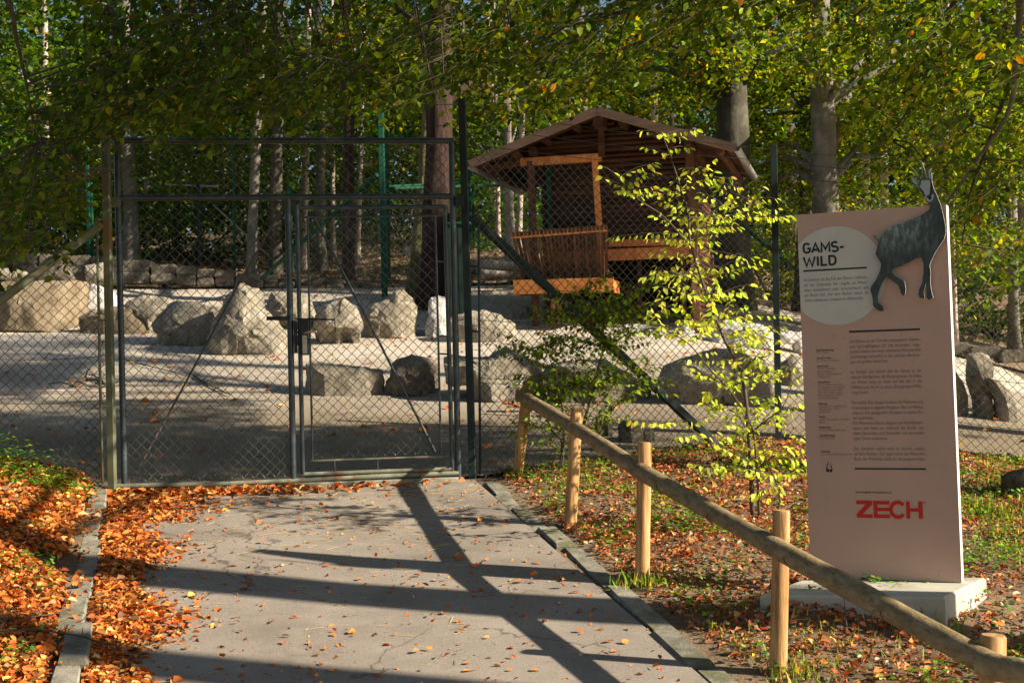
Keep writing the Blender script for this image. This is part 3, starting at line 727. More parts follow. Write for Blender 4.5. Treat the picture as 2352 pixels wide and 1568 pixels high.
# slab
slab = thing("concrete_slab", (1.95, 7.5, g1(1.95, 7.5)), "pale concrete slab lying under the pink information pillar", "slab")
zt = .445
FLc, FRc, BRc = at(1745, 1359, 7.30), at(2170, 1366, 7.07), at(2272, 1327, 7.62)
FL2 = np.array([FLc[0], FLc[1]]); FR2 = np.array([FRc[0], FRc[1]]); BR2 = np.array([BRc[0], BRc[1] + .05]); BL2 = FL2 + (BR2 - FR2) * .95
cs = [FL2, FR2, BR2, BL2]; cen = sum(cs) / 4; b = MB(); vs = []
for (z, k) in ((zt - .30, 1.0), (zt - .012, 1.0), (zt, .975)):
    for q in cs:
        p = cen + (q - cen) * k; vs.append((p[0], p[1], z))
fs = [(3, 2, 1, 0)] + [(i, (i + 1) % 4, 4 + (i + 1) % 4, 4 + i) for i in range(4)] + [(4 + i, 4 + (i + 1) % 4, 8 + (i + 1) % 4, 8 + i) for i in range(4)] + [(8, 9, 10, 11)]
b.add(vs, fs); b.build("slab", M_conc, slab)

# ================================================================== CHAIN LINK
def chainlink(name, A, B, zb, ztp, parent, wdt=.078, hgt=.078, r=.0021, material=None, jit=.004, sides=3):
    """zigzag wires filling A-B (xy) between heights zb=(at A, at B) and ztp"""
    A = np.array(A, float); B = np.array(B, float); L = np.linalg.norm(B - A); d = (B - A) / L; nrm = np.array([-d[1], d[0]])
    nw = int(L / (wdt / 2)); H = max(ztp[0] - zb[0], ztp[1] - zb[1]); ns = int(H / (hgt / 2)) + 1
    i = np.arange(nw)[:, None]; k = np.arange(ns)[None, :]
    u = (i + ((k + i) % 2)) * wdt / 2
    sgn = np.where((k + i) % 2 == 0, 1, -1)
    u = u + sgn * .0015
    zz = k * hgt / 2 + 0 * i
    f = u / L
    z = zb[0] + (zb[1] - zb[0]) * f + zz * ((ztp[0] - zb[0]) * (1 - f) + (ztp[1] - zb[1]) * f) / H
    sag = jit * (np.sin(u * 3.1 + zz * 2.3) + np.sin(zz * 5.1 + u)) * 1.5
    u2 = u + jit * np.sin(zz * 4 + i * .05)
    off = sgn * r * .9 + sag
    P = np.stack([A[0] + d[0] * u2 + nrm[0] * off, A[1] + d[1] * u2 + nrm[1] * off, z + jit * np.sin(u * 2.1)], -1)  # nw,ns,3
    ring = np.array([(math.cos(2 * math.pi * j / sides), math.sin(2 * math.pi * j / sides)) for j in range(sides)])
    du = np.array([d[0], d[1], 0.0]); dn = np.array([nrm[0], nrm[1], 0.0])
    V = P[:, :, None, :] + r * 1.25 * ring[None, None, :, 0, None] * du + r * ring[None, None, :, 1, None] * dn
    V = V.reshape(-1, 3) - np.array(root_loc(parent))
    base = (np.arange(nw)[:, None] * ns + np.arange(ns - 1)[None, :]).reshape(-1, 1) * sides
    j = np.arange(sides)[None, :]; j2 = (j + 1) % sides
    F = np.stack([base + j, base + j2, base + sides + j2, base + sides + j], -1).reshape(-1, 4)
    n = len(F); me = bpy.data.meshes.new(name)
    me.vertices.add(len(V)); me.vertices.foreach_set("co", V.astype(np.float32).ravel())
    me.loops.add(n * 4); me.loops.foreach_set("vertex_index", F.astype(np.int32).ravel())
    me.polygons.add(n); me.polygons.foreach_set("loop_start", np.arange(0, n * 4, 4, dtype=np.int32)); me.polygons.foreach_set("loop_total", np.full(n, 4, dtype=np.int32))
    me.update(calc_edges=True); me.polygons.foreach_set("use_smooth", [True] * n)
    me.materials.append(material or M_wire)
    o = bpy.data.objects.new(name, me); C.objects.link(o); o.parent = parent; o['kind'] = 'stuff'
    return o

# ---- gate: everything lies on the plane through GL-GR
gd = unit(GR - GL); gn = np.array([-gd[1], gd[0]])
def gp(px, py, off=0.0):
    d = ray(px, py); n3 = np.array([gn[0], gn[1], 0.0]); o = np.array([GL[0], GL[1], 0]) + n3 * off
    t = np.dot(o - EYE, n3) / np.dot(d, n3); return EYE + d * t
gate = thing("gate", (*((GL + GR) / 2), g1(-1.6, 10.7)), "large dark steel pipe gate with chain link and a door in its right half", "gate")
def gpipe(pxs, r, name="frame_pipe", mt=None, off=0.0, parent=None, n=10):
    b = MB(); b.tube([gp(x, y, off) for x, y in pxs], r, n); return b.build(name, mt or M_pipe, parent or gate, smooth=True, auto=True)
R0 = .024
gpipe([(267, 320), (268, 330), (286, 1112)], R0); gpipe([(1037, 325), (1037, 335), (1053, 1098)], R0)
gpipe([(263, 323), (1042, 324)], R0); gpipe([(270, 455), (1042, 451)], R0 * .95)
gpipe([(661, 457), (674, 1103)], R0)
gpipe([(262, 1116), (480, 1112), (674, 1104), (860, 1094), (1054, 1086)], .019, off=-.012, mt=M_weather)
gpipe([(301, 1106), (412, 905), (548, 652), (657, 462)], .0075, "brace_rod", M_rust, off=.02)
door = MB(); door = thing("x", (0, 0, 0), None, None); bpy.data.objects.remove(door)
def dpipe(pxs, r, name="door_frame", mt=None): return gpipe(pxs, r, name, mt, off=-.004)
dpipe([(682, 472), (696, 1090)], .017); dpipe([(1022, 473), (1039, 1086)], .017)
dpipe([(680, 477), (1024, 475)], .016); dpipe([(694, 1089), (1040, 1076)], .016, mt=M_weather)
dpipe([(706, 499), (718, 1060)], .0085, "inner_rod"); dpipe([(1000, 496), (1013, 1052)], .0085, "inner_rod")
dpipe([(684, 499), (1024, 495)], .0085, "inner_rod"); dpipe([(714, 1058), (1040, 1047)], .0085, "inner_rod", M_weather)
dpipe([(722, 499), (864, 772), (1006, 1050)], .010, "brace_rod")
for x, y0, y1 in ((865, 476, 497), (867, 1050, 1083), (768, 1053, 1087)): dpipe([(x, y0), (x + .4, y1)], .007, "connector")
for x0, y in ((1009, 812), (1003, 600), (1007, 771)): dpipe([(x0 - 2, y), (x0 + 20, y + 1)], .007, "connector")
# threshold below the door
b = MB(); a0 = gp(676, 1119, -.01); a1 = gp(1052, 1105, -.01); b.beam(a0, a1, .14, .07); b.build("threshold", M_kerb, gate)
b = MB(); b.beam(gp(700, 1100, .02), gp(1052, 1090, .02), .03, .05); b.build("kick_rail", M_pipe, gate)
# lock
lk = thing("x", (0, 0, 0), None, None); bpy.data.objects.remove(lk)
def gbox(p0, p1, off, th, mt, name, parent=gate):
    a = gp(p0[0], p0[1], off); c = gp(p1[0], p1[1], off); mid0 = (a + c) / 2
    top = np.array([mid0[0], mid0[1], max(a[2], c[2])]); bot = np.array([mid0[0], mid0[1], min(a[2], c[2])])
    wd = abs(np.dot((c - a)[:2], gd))
    b = MB(); b.beam(bot, top, wd, th, up=(gn[0], gn[1], 0), bev=.1); return b.build(name, mt, parent)
lockb = gbox((688, 733), (710, 815), -.03, .05, M_lock, "lock_case")
gbox((694, 770), (706, 812), -.058, .012, M_steel, "lock_plate", lockb)
gbox((674, 736), (684, 811), -.02, .035, M_lock, "strike_plate")
for y in (763, 790): gbox((681, y - 3), (689, y + 3), -.02, .02, M_lock, "hinge")
b = MB(); b.tube([gp(697, 764, -.06), gp(699, 765, -.10), gp(710, 762, -.105), gp(727, 762, -.10), gp(728, 762, -.095)], .0085, 8); b.build("handle", M_steel, lockb, smooth=True)
b = MB(); b.beam(gp(612, 731, -.03), gp(662, 731, -.03), .02, .03); b.build("latch_bar", M_lock, gate)
b = MB(); b.tube([gp(676, 732, -.03), gp(769, 734, -.03), gp(770, 763, -.03)], .007, 6); b.build("latch_bar", M_lock, gate)
b = MB(); b.beam(gp(717, 738, -.03), gp(717, 749, -.03), .012, .012); b.build("latch_pin", M_lock, gate)
# mesh panels of the gate
def gpanel(p00, p11, name="wire_mesh", off=.0):
    a = gp(p00[0], p00[1], off); c = gp(p11[0], p11[1], off)
    return chainlink(name, a[:2], c[:2], (a[2], a[2]), (c[2], c[2]), gate, r=.0033)
gpanel((272, 452), (1036, 328)); gpanel((287, 1108), (664, 458)); gpanel((718, 1053), (1002, 500))
def gpanel2(): pass
# bindings where the mesh is tied to the pipes
b = MB()
for x in np.arange(285, 1035, 12.5):
    for y, rr in ((323.5, .026), (453, .0245)):
        c = gp(x, y); 
        ringp = [c + np.array([gd[0] * .004 * math.sin(a * 1.3), gd[1] * .004 * math.sin(a), 0]) + np.array([gn[0], gn[1], 0]) * rr * math.cos(a) + np.array([0, 0, 1]) * rr * math.sin(a) for a in np.linspace(0, 5.8, 8)]
        b.tube(ringp, .0017, 3)
for y in np.arange(345, 1090, 15):
    xx = 267.5 + (y - 320) * .0235; c = gp(xx, y)
    b.tube([c + np.array([gd[0], gd[1], 0]) * .0255 * math.cos(a) + np.array([gn[0], gn[1], 0]) * .0255 * math.sin(a) + np.array([0, 0, .003 * a]) for a in np.linspace(0, 5.8, 8)], .0017, 3)
b.build("tie_wire", M_wire, gate, kind='stuff')
for (x0, y0, x1, y1) in ((250, 462, 272, 472), (1044, 458, 1066, 468)): gbox((x0, y0 - 8), (x1, y1 + 4), -.03, .03, M_postg if x0 < 500 else M_postd, "bracket")

# ---- front fence
ff = thing("chain_link_fence", (GR[0], GR[1], g1(*GR)), "tall chain link fence running both sides of the pipe gate, with barbed wire on top", "fence")
def angle_post(top, base, Y, mt, wd=.05, name="post", label=None):
    a = at(*base, Y); bt = at(*top, Y); a = np.array([a[0], a[1], min(a[2], g1(a[0], a[1]) - .1)])
    b = MB(); b.beam(a, bt, wd, wd, up=(.15, 1, 0), bev=.05); return b.build(name, mt, ff, label=label)
angle_post((241, 232), (258, 1112), 10.42, M_postg, .052, label="grey green post with a rust streak left of the gate")
angle_post((1061, 228), (1086, 1100), 10.93, M_postd, .052)
angle_post((1777, 333), (1790, 1088), 12.30, M_postd, .055)
b = MB(); b.tube([at(1099, 515, 10.98), at(1103, 1098, 10.98)], .010, 6); b.build("tension_rod", M_pipe, ff, smooth=True)
b = MB(); b.tube([at(222, 500, 10.38), at(235, 1108, 10.40)], .0105, 6); b.build("tension_rod", M_postg, ff, smooth=True)
for (xa, ya, xb, yb, Y) in ((222, 505, 245, 505, 10.4), (228, 736, 248, 735, 10.4), (233, 933, 254, 933, 10.4), (1070, 758, 1100, 762, 10.95), (1082, 921, 1101, 922, 10.95), (1066, 610, 1098, 612, 10.95)):
    b = MB(); b.tube([at(xa, ya, Y), at(xb, yb, Y)], .007, 5); b.build("connector", M_postd if xa > 500 else M_postg, ff)
b = MB(); b.beam(at(232, 516, 10.42), at(-60, 735, 9.9), .062, .062, bev=.2); b.build("brace", M_postg, ff)
b = MB(); b.beam(at(1086, 500, 11.0), at(1720, 1090, 11.95), .062, .062, bev=.1); b.build("brace", M_postd, ff)
def wire_run(pts, r=.0024, barbs=0, name="line_wire"):
    b = MB(); P = [np.array(p) for p in pts]; Q = []
    for i in range(len(P) - 1):
        for t in np.linspace(0, 1, 10, endpoint=False):
            q = P[i] + (P[i + 1] - P[i]) * t; q[2] -= .02 * math.sin(math.pi * t); Q.append(q)
    Q.append(P[-1]); b.tube(Q, r, 4)
    if barbs:
        L = sum(np.linalg.norm(P[i + 1] - P[i]) for i in range(len(P) - 1)); n = int(L / .12)
        for k in range(n):
            t = (k + .5) / n * (len(Q) - 1); i = int(t); q = Q[i] + (Q[i + 1] - Q[i]) * (t - i)
            for s in (-1, 1): b.tube([q - np.array([.008 * s, .006, .014]), q + np.array([.008 * s, .006, .014])], .0014, 3)
    return b.build(name, M_wire, ff)
def rx(px, py, A=GR, B=GC):
    d = ray(px, py); n = np.array([-(B - A)[1], (B - A)[0], 0]); o = np.array([A[0], A[1], 0]); return EYE + d * (np.dot(o - EYE, n) / np.dot(d, n))
for yl, yr in ((238, 238), (287, 286)): wire_run([at(-40, yl + 12, 9.95), at(242, yl, 10.42), at(1061, yr + 2, 10.93)], barbs=1, name="barbed_wire")
for a, c, e in ((250, 345, 385), (288, 372, 418), (330, 404, 455)): wire_run([at(1063, a, 10.93), rx(1778, c), at(2420, e, 11.5)], barbs=1, name="barbed_wire")
GM = np.array([(GR[0] + GC[0]) / 2, (GR[1] + GC[1]) / 2])
za = at(1100, 340, 10.95)[2]; zb = rx(1778, 425)[2]
chainlink("wire_mesh", GR + unit(GC - GR) * .06, GC, (g1(*GR) - .02, g1(*GC) - .02), (za, zb), ff, r=.0033)
pe = GE; chainlink("wire_mesh", GC, pe, (g1(*GC) - .02, g1(*pe) - .05), (zb, zb - .55), ff, r=.0033)
zc_ = at(150, 500, 10.2)[2]
chainlink("wire_mesh", GW, GL - unit(GL - GW) * .06, (g1(*GW) - .02, g1(*GL) - .02), (zc_, zc_), ff, r=.0033)
for y0, y1 in ((615, 655), (950, 970), (868, 882)):
    wire_run([rx(1100, y0), rx(1783, y1)])
wire_run([rx(1100, 735), rx(1783, 760)]); wire_run([rx(1100, 878), rx(1783, 905)])
for y0, y1 in ((762, 785), (856, 876), (965, 980)): wire_run([at(2182, y0, 12.0), at(2420, y1 + 8, 11.7)])
for y in (472, 819, 756, 920): wire_run([at(-40, y + 4, 10.0), at(246, y - 3, 10.42)])

# ================================================================== ROCKS
def rock(outline, base_px, label, material=None, depth=.7, Y=None, n=56, rough=.045, name="boulder", seed=None):
    material = material or M_rock
    pts = [np.array(p, float) for p in outline]
    if Y is None:
        h = hit(*base_px); Y = h[1]
    # outline in metres on the plane Y
    P = np.array([at(x, y, Y) for x, y in pts])[:, [0, 2]]
    # resample evenly, keep corners approx
    seg = np.roll(P, -1, 0) - P; ln = np.hypot(seg[:, 0], seg[:, 1]); tot = ln.sum(); Q = []
    for i in range(len(P)):
        k = max(1, int(round(ln[i] / tot * n)))
        for j in range(k): Q.append(P[i] + seg[i] * j / k)
    Q = np.array(Q); area = np.dot(Q[:, 0], np.roll(Q[:, 1], -1)) - np.dot(Q[:, 1], np.roll(Q[:, 0], -1))
    if area < 0: Q = Q[::-1]
    c = Q.mean(0); zb = g1(c[0], Y); wdt = Q[:, 0].max() - Q[:, 0].min()
    c = np.array([c[0], Q[:, 1].min() + .3 * (Q[:, 1].max() - Q[:, 1].min())])
    D = depth * min(wdt, (Q[:, 1].max() - Q[:, 1].min()) * 1.5) * .5
    ts = [-.985, -.93, -.82, -.66, -.45, -.2, .1, .4, .7, .9, .985]; V = []; nn = len(Q); sd = rnd.uniform(0, 100) if seed is None else seed
    skx, skz = rnd.uniform(-.25, .25), rnd.uniform(-.1, .1)
    for t in ts:
        s = (1 - abs(t) ** 2.6) ** (1 / 2.6)
        if t > 0: s = (1 - abs(t) ** 3.4) ** (1 / 3.4)
        for q in Q:
            p = c + (q - c) * s
            v = Vector((p[0] + t * skx * D, Y + t * D + D * .2 * s, p[1] + (t * skz * D)))
            nv = noise.noise_vector(v * (2.2 / max(wdt, .5)) + Vector((sd, 0, 0))) * rough * wdt * 1.3
            q6 = v * (4.5 / max(wdt, .5)) + Vector((sd, 5, 0))
            nv += noise.noise_vector(q6) * rough * wdt * .6
            cell = noise.cell_vector(q6 * .8 + noise.noise_vector(q6) * .5) - Vector((.5, .5, .5)); nv += Vector((cell.x * .6, cell.y, cell.z * .8)) * rough * wdt * .8
            nv += noise.noise_vector(v * 11) * .018
            V.append(v + nv)
    # sink the foot into the ground
    F = [(i * nn + j, i * nn + (j + 1) % nn, (i + 1) * nn + (j + 1) % nn, (i + 1) * nn + j) for i in range(len(ts) - 1) for j in range(nn)]
    F += [tuple(range(nn - 1, -1, -1)), tuple(range((len(ts) - 1) * nn, len(ts) * nn))]
    V = [Vector((v.x, v.y, v.z - .12 if v.z < zb + .12 else v.z)) for v in V]
    b = MB(); b.add(V, F)
    loc = (c[0], Y, zb)
    t_ = bpy.data.meshes.new(name); arr = np.array(b.v) - np.array(loc); t_.from_pydata(arr.tolist(), [], b.f); t_.materials.append(material)
    import bmesh
    bm = bmesh.new(); bm.from_mesh(t_); bmesh.ops.recalc_face_normals(bm, faces=bm.faces); bmesh.ops.triangulate(bm, faces=[f for f in bm.faces if len(f.verts) > 4]); bm.to_mesh(t_); bm.free()
    o = bpy.data.objects.new(name, t_); C.objects.link(o); o.location = loc
    return tagp(o, label, "rock")
z0 = lambda p: tr(p, 0, 700, 3.92); z2 = lambda p: tr(p, 400, 780, 3.92); z3 = lambda p: tr(p, 850, 780, 3.92)
z4 = lambda p: tr(p, 1300, 880, 3.015); z5 = lambda p: tr(p, 1750, 900, 2.613); z6 = lambda p: tr(p, 2750, 900, 2.613)
def RK(zf, o, label, **kw):
    P = zf(o); base = max(P, key=lambda q: q[1]); rock(P, base, label, **kw)
RK(z2, [(1190, 160), (1265, 218), (1350, 238), (1385, 330), (1400, 480), (1570, 650), (1700, 770), (1730, 960), (1300, 985), (900, 960), (840, 820), (900, 590), (1000, 430), (1110, 270)], "tall pointed pale boulder seen just left of the gate's centre pipe", depth=.8, rough=.055)
RK(z2, [(380, 420), (520, 425), (700, 420), (850, 465), (990, 470), (960, 620), (900, 760), (880, 880), (500, 890), (330, 860), (175, 690), (260, 560)], "broad boulder with a dark notched left edge, left of the pointed boulder", depth=.8)
RK(z0, [(1430, 760), (1490, 695), (1650, 655), (1900, 650), (2080, 700), (1990, 760), (1850, 900), (1760, 1010), (1600, 980), (1480, 900)], "low rounded cream boulder just right of the gate's left pipe", Y=19.6)
RK(z0, [(880, 900), (1000, 835), (1190, 800), (1400, 765), (1530, 775), (1640, 885), (1750, 985), (1850, 1080), (1000, 1075), (880, 1000)], "long low brown boulder behind the grey green gate post", material=M_rockb)
RK(z0, [(890, 545), (1000, 548), (1100, 522), (1180, 560), (1260, 600), (1340, 680), (1420, 775), (1300, 850), (1000, 880), (890, 900)], "white rough boulder between the squared block and the gate post", material=M_rockw, Y=20.6)
RK(z0, [(50, 480), (370, 474), (640, 474), (905, 476), (912, 560), (890, 700), (900, 800), (885, 900), (875, 1030), (450, 1035), (50, 1010), (30, 800)], "large squared sandy stone block at the left edge behind the fence brace", material=M_rockb, rough=.012, depth=.9, n=40)
RK(z0, [(-60, 330), (60, 335), (150, 350), (250, 352), (330, 385), (320, 470), (-60, 470)], "pale flat boulder top showing over the large squared block", Y=23.0)
RK(z0, [(420, 470), (480, 400), (600, 330), (720, 290), (800, 340), (835, 460), (800, 500), (450, 500)], "grey boulder at the foot of the wall behind the squared block", Y=23.2, material=M_rockd)
RK(z0, [(1000, 520), (990, 310), (1100, 290), (1200, 275), (1340, 300), (1350, 480), (1300, 510), (1100, 530)], "brownish boulder standing against the wall left of the gate frame", Y=23.4)
RK(z0, [(800, 500), (830, 340), (900, 300), (1000, 310), (1010, 420), (1000, 500)], "small dark boulder against the wall left of the gate post", Y=23.6, material=M_rockd)
RK(z2, [(1560, 305), (1700, 298), (1900, 310), (1990, 350), (2040, 480), (2065, 600), (2030, 720), (1620, 720), (1505, 570), (1465, 480)], "smooth rounded tan boulder directly behind the door lock", depth=.7, Y=18.9)
RK(z3, [(320, 500), (400, 440), (510, 400), (600, 383), (660, 440), (735, 472), (790, 580), (850, 720), (820, 790), (300, 790), (240, 700), (290, 580)], "hump shaped pale boulder right of the door lock", depth=.7, Y=18.5)
RK(z3, [(830, 560), (880, 500), (950, 450), (1150, 370), (1220, 312), (1300, 283), (1380, 340), (1430, 420), (1452, 510), (1440, 680), (1400, 790), (1200, 810), (1000, 770), (900, 740), (830, 640)], "upright cream boulder with a smooth flat face in the middle of the row", depth=.75)
RK(z3, [(1590, 400), (1610, 360), (1700, 337), (1785, 345), (1800, 500), (1790, 810), (1560, 800), (1556, 700), (1590, 560)], "narrow upright whitish stone at the door's right pipe", material=M_rockw, depth=.8)
RK(z4, [(40, 170), (130, 120), (320, 100), (470, 110), (540, 160), (620, 225), (650, 300), (620, 350), (300, 360), (60, 350)], "long tan boulder right of the gate below the dark cabinet", depth=.8)
RK(z3, [(180, 1130), (240, 1110), (500, 1130), (900, 1160), (1060, 1190), (1092, 1300), (1070, 1380), (900, 1450), (500, 1460), (180, 1470)], "low long sandstone block lying in front behind the door", depth=.8, rough=.025)
RK(z3, [(1180, 1150), (1240, 1110), (1340, 1080), (1420, 1035), (1520, 1040), (1600, 1080), (1690, 1160), (1700, 1300), (1760, 1450), (1400, 1460), (1080, 1390), (1130, 1290)], "dark pitted boulder beside the low long block", material=M_rockd, depth=.9, rough=.06)
RK(z4, [(10, 540), (100, 500), (330, 480), (420, 430), (560, 403), (700, 450), (780, 500), (840, 600), (870, 700), (905, 800), (880, 860), (350, 860), (170, 760), (60, 720), (0, 680)], "large cracked boulder right of the gate post in the front row", depth=.8, rough=.06)
RK(z4, [(895, 640), (950, 560), (1180, 513), (1450, 520), (1600, 600), (1790, 700), (1820, 850), (1500, 880), (1000, 850), (900, 720)], "brown boulder half hidden by the dark green shrub", depth=.8, rough=.06)
RK(z5, [(470, 610), (540, 440), (640, 425), (860, 320), (1000, 300), (1150, 370), (1300, 420), (1360, 600), (1330, 740), (900, 740), (560, 680)], "broad pale boulder behind the yellow sapling", depth=.8, rough=.05)
RK(z5, [(170, 930), (210, 870), (330, 885), (430, 900), (455, 1030), (300, 1010), (190, 990)], "small mossy rock in the yard right of the shrub stems", material=M_rockd, depth=.9)
RK(z5, [(-20, 960), (-10, 880), (60, 870), (140, 900), (150, 960), (60, 990)], "small brown rock in the yard between the shrub stems", material=M_rockd, depth=.9)
RK(z5, [(840, 240), (870, 150), (960, 115), (1150, 108), (1290, 140), (1370, 190), (1380, 250)], "long flat pale stone edging the yard left of the dark fence post", material=M_rockw, depth=1.2, Y=18.6)
RK(z5, [(1395, 270), (1400, 190), (1530, 188), (1620, 200), (1620, 290), (1400, 280)], "pale flat stone between the dark post and the sign", material=M_rockw, depth=1.0, Y=18.8)
RK(z5, [(1390, 560), (1400, 430), (1450, 380), (1540, 360), (1640, 400), (1640, 580), (1500, 600)], "brown boulder beside the left edge of the sign", depth=.9)
RK(z5, [(130, 250), (160, 170), (300, 140), (500, 150), (700, 145), (820, 170), (830, 250), (600, 270)], "low grey stone edging in front of the hut", depth=.9, Y=18.9, material=M_rockw)
RK(z6, [(-80, 430), (70, 438), (130, 480), (190, 570), (230, 690), (242, 800), (75, 810), (-80, 800)], "slanting brown slab right beside the sign's edge", depth=.7, rough=.03)
RK(z6, [(240, 360), (330, 348), (380, 375), (406, 430), (402, 540), (385, 640), (400, 780), (440, 835), (320, 845), (280, 720), (238, 600)], "upright rounded stone pillar near the right edge of the picture", depth=.9, rough=.03)
RK(z6, [(392, 550), (470, 570), (540, 620), (620, 720), (680, 800), (660, 880), (440, 850), (440, 720), (400, 620)], "leaning stone slab at the right edge of the picture", depth=.7, rough=.03)
RK(z6, [(480, 1400), (490, 1290), (560, 1250), (680, 1235), (760, 1260), (760, 1420), (560, 1430)], "dark mossy rock cut by the right edge of the picture", material=M_rockd, depth=1.0)
RK(z4, [(520, 180), (560, 90), (640, 40), (720, 30), (800, 60), (830, 170), (700, 190)], "rounded boulder left of the hut's front leg", depth=.9, Y=20.6)

# retaining wall: every stone a part
rw = thing("retaining_wall", at(500, 640, 24.2), "low dry stone retaining wall curving behind the boulders", "wall")
tops = [(-80, 584), (157, 586), (269, 591), (337, 605), (627, 634), (702, 640), (900, 652), (1100, 668), (1400, 690), (1800, 735), (2300, 800), (2500, 830)]
bots = [(-80, 640), (157, 642), (337, 652), (627, 664), (900, 676), (1100, 700), (1400, 722), (1800, 760), (2300, 830), (2500, 860)]
px = -80.0
def itp(L, x): return float(np.interp(x, [p[0] for p in L], [p[1] for p in L]))
def stone(c, w_, h_, d_, parent, mt):
    V = []; 
    for (sz, k) in ((-1, .92), (-.55, 1), (.55, 1), (1, .86)):
        for (sx, sy) in ((-1, -1), (1, -1), (1, 1), (-1, 1)):
            V.append((c[0] + sx * w_ / 2 * k * rnd.uniform(.93, 1.03), c[1] + sy * d_ / 2 * (1 - (1 - k) * .6) + rnd.uniform(-.02, .02), c[2] + sz * h_ / 2 * rnd.uniform(.93, 1.04)))
    F = [(3, 2, 1, 0), (12, 13, 14, 15)] + [(r * 4 + i, r * 4 + (i + 1) % 4, r * 4 + 4 + (i + 1) % 4, r * 4 + 4 + i) for r in range(3) for i in range(4)]
    MB().add(V, F).build("stone", mt, parent)
while px < 2460:
    Yw = 24.35 - (0 if px < 1200 else (px - 1200) * .0022)
    wpx = rnd.uniform(26, 74) * (1 if px < 1200 else 1.25)
    t, bt = itp(tops, px + wpx / 2), itp(bots, px + wpx / 2)
    nrow = 2 if px < 1300 and rnd.random() < .75 else 1
    if not (1205 < px < 1560):
        for r in range(nrow):
            ya = t + (bt - t) * r / nrow; yb = t + (bt - t) * (r + 1) / nrow
            A = at(px, (ya + yb) / 2, Yw); Bq = at(px + wpx, (ya + yb) / 2, Yw); h_ = (yb - ya) / FOC * Yw
            stone(((A[0] + Bq[0]) / 2, Yw + rnd.uniform(-.04, .04) + .05 * (nrow - r), A[2] + rnd.uniform(-.015, .015)), (Bq[0] - A[0]) - .02, h_ * .98 + .01, .4, rw, M_rockd if rnd.random() < .85 else M_rock)
    px += wpx

# ================================================================== HUT
HT = math.radians(14)
e1 = np.array([math.cos(HT), -math.sin(HT), 0]); e2 = np.array([math.sin(HT), math.cos(HT), 0])
HO = np.array([1.24, 19.2, 0.0])
def H(s, d, z): return HO + e1 * s + e2 * d + np.array([0, 0, z])
def hs(px, d):
    """s coordinate on the plane d behind the roof edge that appears at column px"""
    r = ray(px, 600); o = HO + e2 * d; t = np.dot(o - EYE, e2) / np.dot(r, e2); return float(np.dot(EYE + r * t - HO, e1))
def hz(px, py, d):
    r = ray(px, py); o = HO + e2 * d; t = np.dot(o - EYE, e2) / np.dot(r, e2); return float((EYE + r * t)[2])
hut = thing("log_hut", H(0, 1, g1(1.4, 20.2)), "dark brown log hut with a low gabled felt roof behind the fence", "hut")
RZ, EZ, HW, RD = 5.20, 4.58, 1.80, 3.2
zr = lambda s: RZ - (RZ - EZ) * abs(s) / HW
def hb(a, b_, wd, th, mt, name, parent=hut, up=(0, 0, 1)): 
    m_ = MB(); m_.beam(H(*a), H(*b_), wd, th, up=up, bev=.08); return m_.build(name, mt, parent)
for s in (-1, 1):
    # roof slab
    b = MB(); q = [(0, 0), (s * HW, 0), (s * HW, RD), (0, RD)]
    lo = [H(x, d, zr(x) - .05) for x, d in q]; hi = [H(x, d, zr(x) + .0) for x, d in q]
    if s < 0: lo = lo[::-1]; hi = hi[::-1]
    b.hexa(lo + hi); rf = b.build("roof", M_roof, hut)
    # fascia (rake) board, bright edge
    b = MB(); b.beam(H(0, -.02, RZ - .065), H(s * (HW + .02), -.02, EZ - .065), .03, .115, up=(0, 0, 1)); b.build("fascia_board", M_fasc, hut)
    # eave purlins seen from below
    for k, f in enumerate((.18, .42, .66, .9)):
        b = MB(); b.tube([H(s * HW * f, .02, zr(s * HW * f) - .13), H(s * HW * f, RD, zr(s * HW * f) - .13)], .055, 8); b.build("purlin", M_hutw, hut, smooth=True, auto=True)
    # soffit boards
    nb = 9
    for k in range(nb):
        d0 = k / nb * RD + .01; d1 = (k + 1) / nb * RD - .012
        b = MB(); lo = [H(x, d, zr(x) - .072) for x, d in ((0.01 * s, d0), (s * HW * .99, d0), (s * HW * .99, d1), (0.01 * s, d1))]; hi = [p + np.array([0, 0, .018]) for p in lo]
        if s < 0: lo = lo[::-1]; hi = hi[::-1]
        b.hexa(lo + hi); b.build("soffit_board", M_hutw, hut)
    # gutter
    b = MB(); prof = []; 
    P0 = [(s * (HW + .05) + .055 * math.cos(a), -.055 * math.sin(a)) for a in np.linspace(0, math.pi, 7)]
    vs = [H(x, d, EZ - .06 + z) for d in (-.02, RD) for x, z in P0]; n = 7
    b.add(vs, [(i, i + 1, n + i + 1, n + i) for i in range(n - 1)])
    g_ = b.build("gutter", M_zinc, hut, smooth=True); md = g_.modifiers.new("thickness", 'SOLIDIFY'); md.thickness = .004
# ridge beam
hb((0, 0.0, RZ - .17), (0, RD, RZ - .17), .14, .2, M_hutw, "ridge_beam")
WD = .66   # wall plane behind the roof edge
PD = .38    # post plane
zb_h = g1(1.4, 20)
def log(s0, s1, d, z, r=.036):
    b = MB(); b.tube([H(s0, d, z), H((s0 + s1) / 2, d + rnd.uniform(-.004, .004), z + rnd.uniform(-.004, .004)), H(s1, d, z)], [r, r * rnd.uniform(.95, 1.04), r], 8); return b.build("log", M_hutw, hut, smooth=True, auto=True)
zbeam = hz(1300, 368, PD)
# gable infill above the beam, in the post plane
z = zbeam + .12
while z < RZ - .14:
    smax = HW * (RZ - .12 - z) / (RZ - EZ)
    smax = min(smax, HW - .1); log(-min(smax, hs(1600, PD) * 1.0 if False else smax), min(smax, smax), PD + .02, z); z += .07
